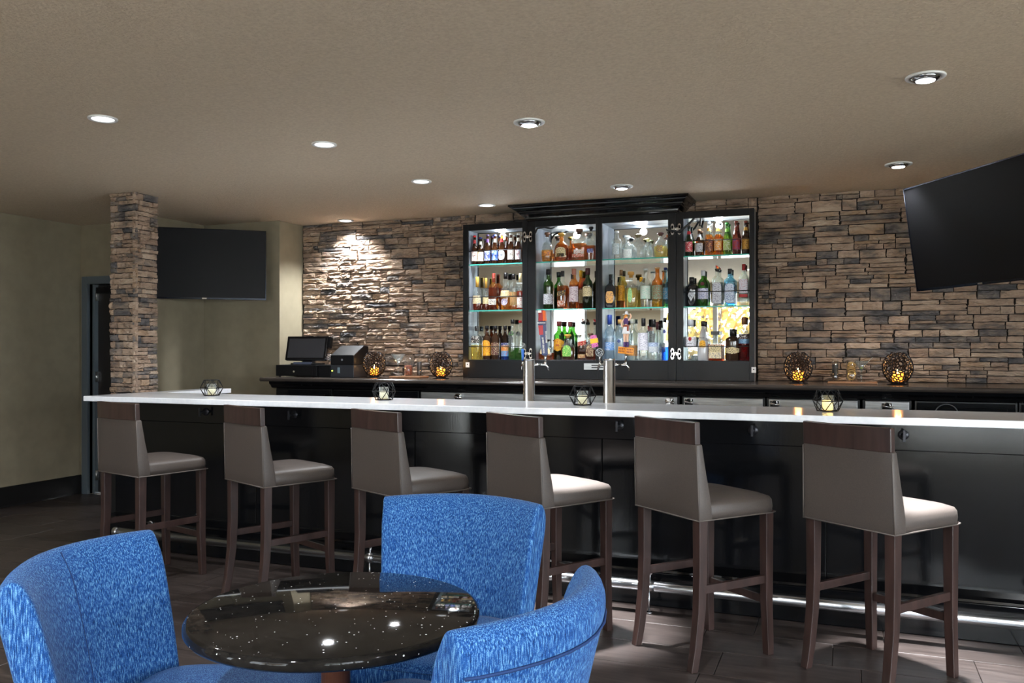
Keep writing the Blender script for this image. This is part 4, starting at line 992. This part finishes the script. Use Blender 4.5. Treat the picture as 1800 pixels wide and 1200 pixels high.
# figurine handle: woman with raised arm standing on a double orange sign
hd = empty('tap_handle', a2, 0); hd.parent = t2
m = MB(); m.tube([(0, 0, -.005), (0, 0, .05)], [.008, .006], 10); m.build('ferrule', M['chrome'], hd)
for sx, an, nm in ((-1, .10, 'sign_board'), (1, .10, 'sign_board')):
    m = MB(); m.box(-.026, .026, -.006, .006, -.022, .022); sb = m.build(nm, cm((236,150,30), .45), hd, (sx*.025+.0, 0, .062-sx*.003), (0, an, sx*.25+YAW*.5), bevel=.003)
    m = MB()
    for k in range(2):
        for j in range(4): 
            x0 = -.021+j*.0105; m.box(x0, x0+.0075, -.0068, -.006, .004-k*.017, .015-k*.017)
    m.build('raised_lettering', label_mat((150,72,20), (226,140,30)), sb)
def skin_body(name, mt, par, chains, loc):
    m = MB()
    for pts, rr_ in chains: m.tube(pts, rr_, 10)
    return m.build(name, mt, par, loc)
fg = hd
z0 = .09
SK = cm((236,190,160), .5)
# continuous figure: one skinned skeleton
vs = [(0,0,.115),(-.010,0,.100),(-.011,-.002,.06),(-.009,0,.014),(.010,0,.100),(.008,-.002,.06),(.010,0,.014),(0,0,.14),(.001,0,.168),(.003,0,.182),(.004,0,.196),
      (-.018,0,.172),(-.030,-.004,.148),(-.024,-.010,.124),(.021,0,.174),(.034,-.004,.196),(.024,-.006,.214)]
ed = [(0,1),(1,2),(2,3),(0,4),(4,5),(5,6),(0,7),(7,8),(8,9),(9,10),(8,11),(11,12),(12,13),(8,14),(14,15),(15,16)]
rad = [.014,.0125,.009,.006,.0125,.009,.006,.012,.013,.006,.011,.007,.0058,.005,.007,.0058,.005]
me = bpy.data.meshes.new('figure'); me.from_pydata(vs, ed, []); me.materials.append(SK)
fo = bpy.data.objects.new('figurine', me); COL.objects.link(fo); fo.parent = fg; fo.location = (.002, 0, z0-.002)
sm = fo.modifiers.new('skin', 'SKIN'); bm = bmesh.new(); bm.from_mesh(me); sl = bm.verts.layers.skin.verify()
for i, v in enumerate(bm.verts): v[sl].radius = (rad[i], rad[i]); v[sl].use_root = (i == 0)
bm.to_mesh(me); bm.free(); fo.modifiers.new('sub', 'SUBSURF').render_levels = 1
m = MB(); m.lathe([(.013, .138), (.016, .15), (.019, .165), (.016, .178), (.010, .183)], 14, dy=.75); m.build('bodice', cm((70,36,96), .5), fo)
m = MB(); m.lathe([(.027, .082), (.024, .1), (.019, .12), (.013, .14)], 16, dy=.8); m.build('skirt', cm((236,236,240), .5), fo)
m = MB(); m.lathe([(.019, .128), (.0205, .133), (.018, .139)], 16, dy=.8); m.box(.010, .02, -.02, -.006, .1, .132); m.build('belt', cm((150,66,40), .4), fo)
m = MB(); m.tube([(.002, .006, .206), (-.008, .008, .19), (-.012, .006, .168), (-.010, .004, .152)], [.009, .011, .009, .003], 10); m.build('hair', cm((224,140,40), .5), fo)
m = MB(); m.lathe([(.026, .207), (.024, .210), (.011, .211), (.010, .224), (.004, .228)], 18, c=(.003, 0, 0)); m.build('hat', cm((240,240,244), .5), fo)
for p, q in (((-.009,0,-.002), (-.010,0,.03)), ((.010,0,-.002), (.009,0,.03))):
    m = MB(); m.tube([p, q], [.008, .010], 10); m.box(p[0]-.006, p[0]+.006, -.016, .004, -.003, .005); m.build('boot', cm((74,44,104), .4), fo)

# ------------------------------------------------------------------ candle cages on the bar
def cage(x, y, label, rz, lit):
    t = empty('candle_cage', (x, y, 1.0905), rz, label, 'candle holder', 'wire candle cages on the bar counter')
    hexa = lambda r, z, o: [Vector((r*math.cos(o+k*pi/3), r*math.sin(o+k*pi/3), z)) for k in range(6)]
    A, Bm, Cc = hexa(.056, .003, 0), hexa(.078, .056, pi/6), hexa(.056, .112, 0)
    m = MB()
    for k in range(6):
        for p, q in ((A[k], A[(k+1)%6]), (Cc[k], Cc[(k+1)%6]), (Bm[k], Bm[(k+1)%6]), (A[k], Bm[k]), (A[(k+1)%6], Bm[k]), (Cc[k], Bm[k]), (Cc[(k+1)%6], Bm[k])): m.tube([p, q], .0026, 6)
    o = m.build('wire_frame', M['wire'], t); o['kind'] = 'stuff'
    m = MB(); m.lathe([(.03, .001), (.03, .004), (.002, .005)], 20); m.build('candle_plate', M['wire'], t)
    m = MB(); m.lathe([(.029, .006), (.034, .085), (.0325, .085), (.0275, .008)], 22); m.build('glass_cup', M['clear'], t)
    m = MB(); m.lathe([(.026, .008), (.029, .056), (.024, .058), (.002, .057)], 20); w = m.build('candle', M['wax_lit'] if lit else M['wax'], t)
    m = MB(); m.tube([(0, 0, .056), (.001, 0, .064)], .0012, 6); m.build('wick', M['wire'], w)
cage(xat(372, 4.88), 4.88, 'black wire candle cage nearest the stone column', .3, False)
cage(xat(675, 4.88), 4.88, 'black wire candle cage second from the left, above the third bar stool', .75, False)
cage(xat(1024, 4.86), 4.86, 'black wire candle cage beside the right beer tower', .75, False)
cage(xat(1455, 4.86), 4.86, 'black wire candle cage at the right with a lit yellowish candle', .3, True)

# ------------------------------------------------------------------ openwork lanterns on the back counter
def lattice_mesh():
    r = random.Random(2); bm = bmesh.new(); N = 230
    for k in range(N):
        z = 1-2*(k+.5)/N; a = k*2.399963+r.uniform(-.12, .12); z = max(-.999, min(.999, z+r.uniform(-.004, .004))); q = math.sqrt(1-z*z); bm.verts.new((q*math.cos(a), q*math.sin(a), z))
    bmesh.ops.convex_hull(bm, input=bm.verts); bm.faces.index_update(); bm.verts.ensure_lookup_table()
    cen = [f.calc_center_median().normalized() for f in bm.faces]; fs = []
    for v in bm.verts:
        n = v.co.normalized(); a = n.orthogonal().normalized(); b_ = n.cross(a)
        if n.z > .88 or n.z < -.92 or len(v.link_faces) < 3: continue
        fs.append(sorted([f.index for f in v.link_faces], key=lambda i: math.atan2(cen[i].dot(b_), cen[i].dot(a))))
    bm.free()
    me = bpy.data.meshes.new('lattice'); me.from_pydata([(p.x*.098, p.y*.098, .121+p.z*.115) for p in cen], [], fs); me.materials.append(M['lattice']); me.validate(); return me
LM = lattice_mesh()
def lantern(x, y, label, s=1):
    t = empty('openwork_lantern', (x, y, BZ+.0005), random.uniform(0, 6), label, 'lantern', 'openwork lanterns on the back counter')
    o = bpy.data.objects.new('lattice', LM); COL.objects.link(o); o.parent = t
    w = o.modifiers.new('wire', 'WIREFRAME'); w.thickness = .0105; w.use_even_offset = False; w.use_boundary = True
    m = MB(); m.lathe([(.07, 0), (.07, .004), (.045, .008), (.05, .02), (.002, .021)], 24); m.build('foot', M['lattice'], t)
    m = MB(); m.lathe([(.040, .022), (.042, .095), (.040, .095), (.038, .024)], 22); m.build('glass_cup', glass((1,.9,.7), .05), t)
    m = MB(); m.lathe([(.036, .024), (.037, .078), (.030, .080), (.002, .076)], 20); c_ = m.build('candle', M['amber_glow'], t)
    m = MB(); m.lathe([(.002, .08), (.007, .088), (.006, .098), (.001, .112)], 10); m.build('flame', M['flame'], c_)
    l = bpy.data.lights.new('flame_lamp', 'POINT'); l.energy = .7; l.color = (1, .55, .2); l.shadow_soft_size = .02
    q = bpy.data.objects.new('flame_lamp', l); COL.objects.link(q); q.parent = t; q.location = (0, 0, .12)
LY = 6.62
lantern(xat(658, LY), LY, 'dark openwork lantern with a glowing candle right of the receipt printer')
lantern(xat(775, LY), LY, 'dark openwork lantern with a glowing candle left of the liquor cabinet')
lantern(xat(1403, LY), LY, 'dark openwork lantern with a glowing candle right of the liquor cabinet')
lantern(xat(1578, LY), LY, 'dark openwork lantern with a glowing candle at the far right of the back counter')

# ------------------------------------------------------------------ garnish boards
GY = 6.72
def board(u0, u1, label):
    x0, x1 = xat(u0, GY), xat(u1, GY)
    m = MB(); m.box(-(x1-x0)/2, (x1-x0)/2, -.09, .09, 0, .014); o = m.build('serving_board', M['board'], None, ((x0+x1)/2, GY, BZ+.0005), bevel=.004); tag(o, label, 'board')
board(692, 746, 'thin wooden board under the martini glass left of the cabinet'); board(1455, 1542, 'thin wooden board under the jars right of the cabinet')
GZ = BZ+.0148
def martini(u, vtop, label, olive):
    x = xat(u, GY-.045); t = empty('martini_glass', (x, GY-.045, GZ), 0, label, 'glass'); H = zat(u, vtop, GY-.02)-GZ; w = .056*H/.17
    m = MB(); m.lathe([(.034, 0), (.034, .002), (.006, .006), (.004, .012), (.004, H*.48), (.008, H*.53), (w, H), (w*.97, H), (.006, H*.56), (.001, H*.55)], 26); m.build('glass_body', glass((.86,.90,.90), .06), t)
    if olive:
        m = MB(); m.lathe([(.002, H*.6), (.010, H*.64), (.010, H*.68), (.002, H*.72)], 12); m.build('olive', cm((130,150,40), .35), t)
        m = MB(); m.tube([(-.002, -.004, H*.6), (w*1.5, -.004, H*1.18)], .0025, 6); m.build('cocktail_pick', M['steel'], t)
martini(700, 622, 'empty martini glass on the left wooden board', False); martini(1514, 634, 'martini glass with an olive and a pick on the right wooden board', True)
def jar(u, w, vtop, fill, label, fillh, rings=False):
    y = GY+.04; x = xat(u, y); t = empty('garnish_jar', (x, y, GZ), 0, label, 'jar'); H = zat(u, vtop, y)-GZ
    a = (u-900)/1500; R = w/2*y/(Fv[1]+a*Rv[1])/1500
    m = MB(); m.lathe([(R*.95, 0), (R, .004), (R, H), (R*.94, H), (R*.94, .006), (.002, .005)], 22); m.build('glass_body', glass((.98,.99,.99), .0), t)
    if rings:
        r = random.Random(4)
        for k in range(9):
            q = MB(); rr_ = R*.62; n = 14
            q.tube([(rr_*math.cos(2*pi*j/n), 0, rr_*math.sin(2*pi*j/n)) for j in range(n)], .005, 6, closed=True)
            o = q.build('twist_ring', cm((206,170,104), .5), t, (r.uniform(-.008,.008), r.uniform(-.012,.012), .035+k*.011), (r.uniform(.2,1.3), r.uniform(-.6,.6), r.uniform(-.6,.6)))
    else:
        m = MB(); m.lathe([(R*.93, .007), (R*.93, H*fillh), (R*.5, H*fillh+.002), (.002, H*fillh+.002)], 18); m.build('contents', fill, t)
    return t, R, H
jt, R_, H_ = jar(718, 15, 622, noisy('dried_orange', [(.3,(60,40,36)),(.6,(150,70,40)),(.75,(190,150,130))], 70, .5), 'clear garnish jar of dried orange wheels on the left wooden board', .48)
jar(737, 9, 630, cm((26,30,34), .35), 'slim glass cylinder of black straws on the left wooden board', .8)
jar(1468, 11, 632, cm((26,34,38), .35), 'slim glass cylinder of black straws on the right wooden board', .78)
jar(1497, 19, 633, None, 'clear garnish jar of pale twisted rings on the right wooden board', .6, True)

# ------------------------------------------------------------------ till
PYY = 6.50
def pbox(n, x0, x1, y0, y1, z0, z1, mt, par, bevel=.004):
    m = MB(); m.box(x0, x1, y0, y1, z0, z1); o = m.build(n, mt, par, bevel=bevel); o.location = -Vector(par.location); return o
x0, x1 = xat(484, PYY), xat(551, PYY)
cdw = empty('cash_drawer', ((x0+x1)/2, PYY+.18, BZ), 0, 'wide low black cash drawer at the left end of the back counter', 'cash drawer')
zt = zat(500, 641, PYY)
pbox('case', x0, x1+.03, PYY+.006, PYY+.34, BZ+.008, zt, M['plastic'], cdw)
fd = pbox('drawer_front', x0+.008, x1-.004, PYY, PYY+.006, BZ+.014, zt-.006, M['plastic'], cdw, .001)
m = MB(); m.tube([((x0+x1)/2+.0, PYY-.008, BZ+.05), ((x0+x1)/2, PYY, BZ+.05)], .009, 14); m.build('key_lock', M['chrome'], fd).location = (0,0,0)
for k in range(2):
    for yy in (PYY+.03, PYY+.3): 
        m = MB(); xx = x0+.03 if k == 0 else x1-.02; m.lathe([(.012, 0), (.012, .009)], 10, c=(xx, yy, BZ+.0005)); o = m.build('foot', M['plastic'], cdw); o.location = -cdw.location
bx = empty('till_unit', (xat(566, PYY+.03), PYY+.2, BZ), 0, 'plain black till base box between the cash drawer and the printer', 'till')
pbox('case', x1+.034, xat(580, PYY+.03), PYY+.03, PYY+.33, BZ+.001, zt, M['plastic'], bx)
mt_ = empty('till_monitor', (xat(536, PYY+.1), PYY+.13, zt+.001), 0, 'black touchscreen till monitor tilted back on the cash drawer', 'monitor')
def mp(m, n, mat_, par=mt_, bevel=0): return m.build(n, mat_, par, bevel=bevel)
m = MB(); m.box(-.13, .13, -.07, .10, 0, .014); mp(m, 'stand_base', M['plastic'], bevel=.004)
m = MB(); m.box(-.095, .095, -.075, -.055, .004, .024); mp(m, 'card_slot', cm((70,76,96), .35))
m = MB(); m.bar((0, .03, .012), (0, .05, .16), .1, .05); mp(m, 'stand_neck', M['plastic'])
mw = (xat(574, PYY+.1)-xat(508, PYY+.1)); mh = (zat(540, 589, PYY)-zat(540, 631, PYY))+.01
Mx = Matrix.Translation((0, -.03, .042)) @ Matrix.Rotation(.12, 4, 'Z') @ Matrix.Rotation(-.24, 4, 'X')
m = MB(); m.box(-mw/2, mw/2, 0, .035, 0, mh, M=Mx); h_ = mp(m, 'housing', M['tvbody'], bevel=.004)
m = MB(); e = .022; m.box(-mw/2+e, mw/2-e, -.002, 0, e, mh-e, M=Mx); mp(m, 'screen', mat('till_screen', (58,58,62), .25))
m = MB(); m.box(mw/2-.03, mw/2+.025, .01, .06, mh*.55, mh, M=Mx); mp(m, 'card_reader', M['plastic'], bevel=.004)
m = MB(); r = random.Random(3)
for k in range(4):
    xx = mw/2-.06
    m.tube([(xx, .06, .1-.02*k), (xx+.07, .04-.02*k, .10-.015*k), (xx+.13, .02, .06-.01*k), (xx+.12, .05, .02)], .004, 6)
o = mp(m, 'cables', cm((90,92,96), .4)); o['kind'] = 'stuff'
pr0, pr1 = xat(583, PYY+.02), xat(624, PYY+.02)
pr = empty('receipt_printer', ((pr0+pr1)/2, PYY+.12, BZ), 0, 'black receipt printer with a sloping top right of the till', 'printer')
pz = zat(600, 641, PYY)
pbox('base_unit', pr0, pr1, PYY+.0, PYY+.24, BZ+.001, pz-.001, cm((34,36,42), .4), pr)
m = MB(); zq = zat(600, 614, PYY)
m.prism([(PYY+.0, pz), (PYY+.25, pz), (PYY+.25, zq+.03), (PYY+.17, zq+.035), (PYY+.0, pz+.085)], 'x', pr0, pr1); o = m.build('printer_body', M['plastic'], pr, bevel=.005); o.location = -pr.location
m = MB(); m.tube([((pr0+pr1)/2, PYY-.003, pz+.045), ((pr0+pr1)/2, PYY+.001, pz+.045)], .009, 12); o = m.build('button', cm((120,124,130), .3), pr); o.location = -pr.location
m = MB(); m.tube([(pr0+.02, PYY-.003, BZ+.06), (pr0+.02, PYY+.001, BZ+.06)], .006, 10); o = m.build('status_light', mat('green_led', (200,230,80), .4, emit=(190,230,60), estr=2), pr); o.location = -pr.location
m = MB(); m.box(pr0+.075, pr0+.1, PYY-.002, PYY+.001, BZ+.04, BZ+.09); o = m.build('badge', cm((110,130,140), .4), pr); o.location = -pr.location
# paper strip and ring of tube on the right back bar cabinet
m = MB(); xr = xat(1664, UY-.02); m.tube([(xr+.07*math.cos(a), UY-.012, .985+.07*math.sin(a)) for a in [2*pi*k/24 for k in range(24)]], .004, 6, closed=True)
o = m.build('hose_ring', cm((90,92,96), .4), HOSE); o.location = -HOSE.location

# ------------------------------------------------------------------ outside the windows
g = MB(); g.box(-30, 25, -30, REAR-.22, -.35, -.2); g.box(XR+.22, 25, REAR-.22, 12, -.35, -.2); struct(g.build('ground', noisy('bounce_paving', [(.3,(190,186,176)),(.7,(210,206,198))], 2, .9, 'World')))  # unseen ground, made pale to bounce daylight up to the ceiling
def leafmat(name, a, b_): return noisy(name, [(.3,a),(.7,b_)], 3, .7, 'World')
LF = [leafmat('leaves_yellow', (150,112,30), (176,140,52)), leafmat('leaves_orange', (150,80,26), (170,106,44)), leafmat('leaves_green', (70,92,34), (100,118,50))]
def tree(x, y, h, r, mi, label):
    t = empty('tree', (x, y, -.2), 0, label, 'tree', 'autumn trees outside the windows')
    m = MB(); m.tube([(0,0,0), (.05,0,h*.4), (0,.05,h*.9)], [.12,.09,.04], 10)
    for k in range(5):
        a = k*1.3; m.tube([(.03,0,h*(.35+.08*k)), (r*.7*math.cos(a), r*.7*math.sin(a), h*(.55+.08*k))], [.04,.015], 6)
    m.build('trunk', mat('bark', (86,70,58), .9), t)
    q = random.Random(int(x*100)); m = MB()
    for k in range(1500):
        while True:
            p = Vector((q.uniform(-1,1), q.uniform(-1,1), q.uniform(-1,1)))
            if p.length < 1: break
        p = Vector((p.x*r, p.y*r, h*.62+p.z*h*.42)); n = Vector((q.uniform(-1,1), q.uniform(-1,1), q.uniform(-1,1))).normalized(); a = n.orthogonal().normalized()*q.uniform(.07,.13); b_ = n.cross(a.normalized())*q.uniform(.05,.09)
        m.add([p-a, p+b_, p+a, p-b_], [(0,1,2,3)], 0)
    o = m.build('foliage', LF[mi], t); o['kind'] = 'stuff'
tree(-3.0, -7.5, 4.2, 1.5, 0, 'yellow autumn tree outside the middle window'); tree(.4, -8.5, 4.6, 1.6, 1, 'orange autumn tree outside between the two big windows')
tree(4.4, -8, 4.8, 1.8, 2, 'green tree outside the right window')

# ------------------------------------------------------------------ lettering
tobs = []
for tx in TEXTS:
    s_, par, size, loc, colr = tx[:5]; rot = tx[5] if len(tx) > 5 else (pi/2, 0, 0)
    cu = bpy.data.curves.new('lettering', 'FONT'); cu.body = s_; cu.size = size; cu.align_x = 'CENTER'; cu.align_y = 'CENTER'; cu.extrude = .0002; cu.resolution_u = 2; cu.offset = size*.02
    o = bpy.data.objects.new('lettering_curve', cu); COL.objects.link(o); tobs.append((o, par, loc, rot, colr))
bpy.context.view_layer.update(); dg = bpy.context.evaluated_depsgraph_get()
for o, par, loc, rot, colr in tobs:
    me = bpy.data.meshes.new_from_object(o.evaluated_get(dg)); me.materials.clear(); me.materials.append(cm(colr, .4))
    k = bpy.data.objects.new('lettering', me); COL.objects.link(k); k.parent = par; k.location = loc; k.rotation_euler = rot; k['kind'] = 'stuff'
    bpy.data.objects.remove(o)
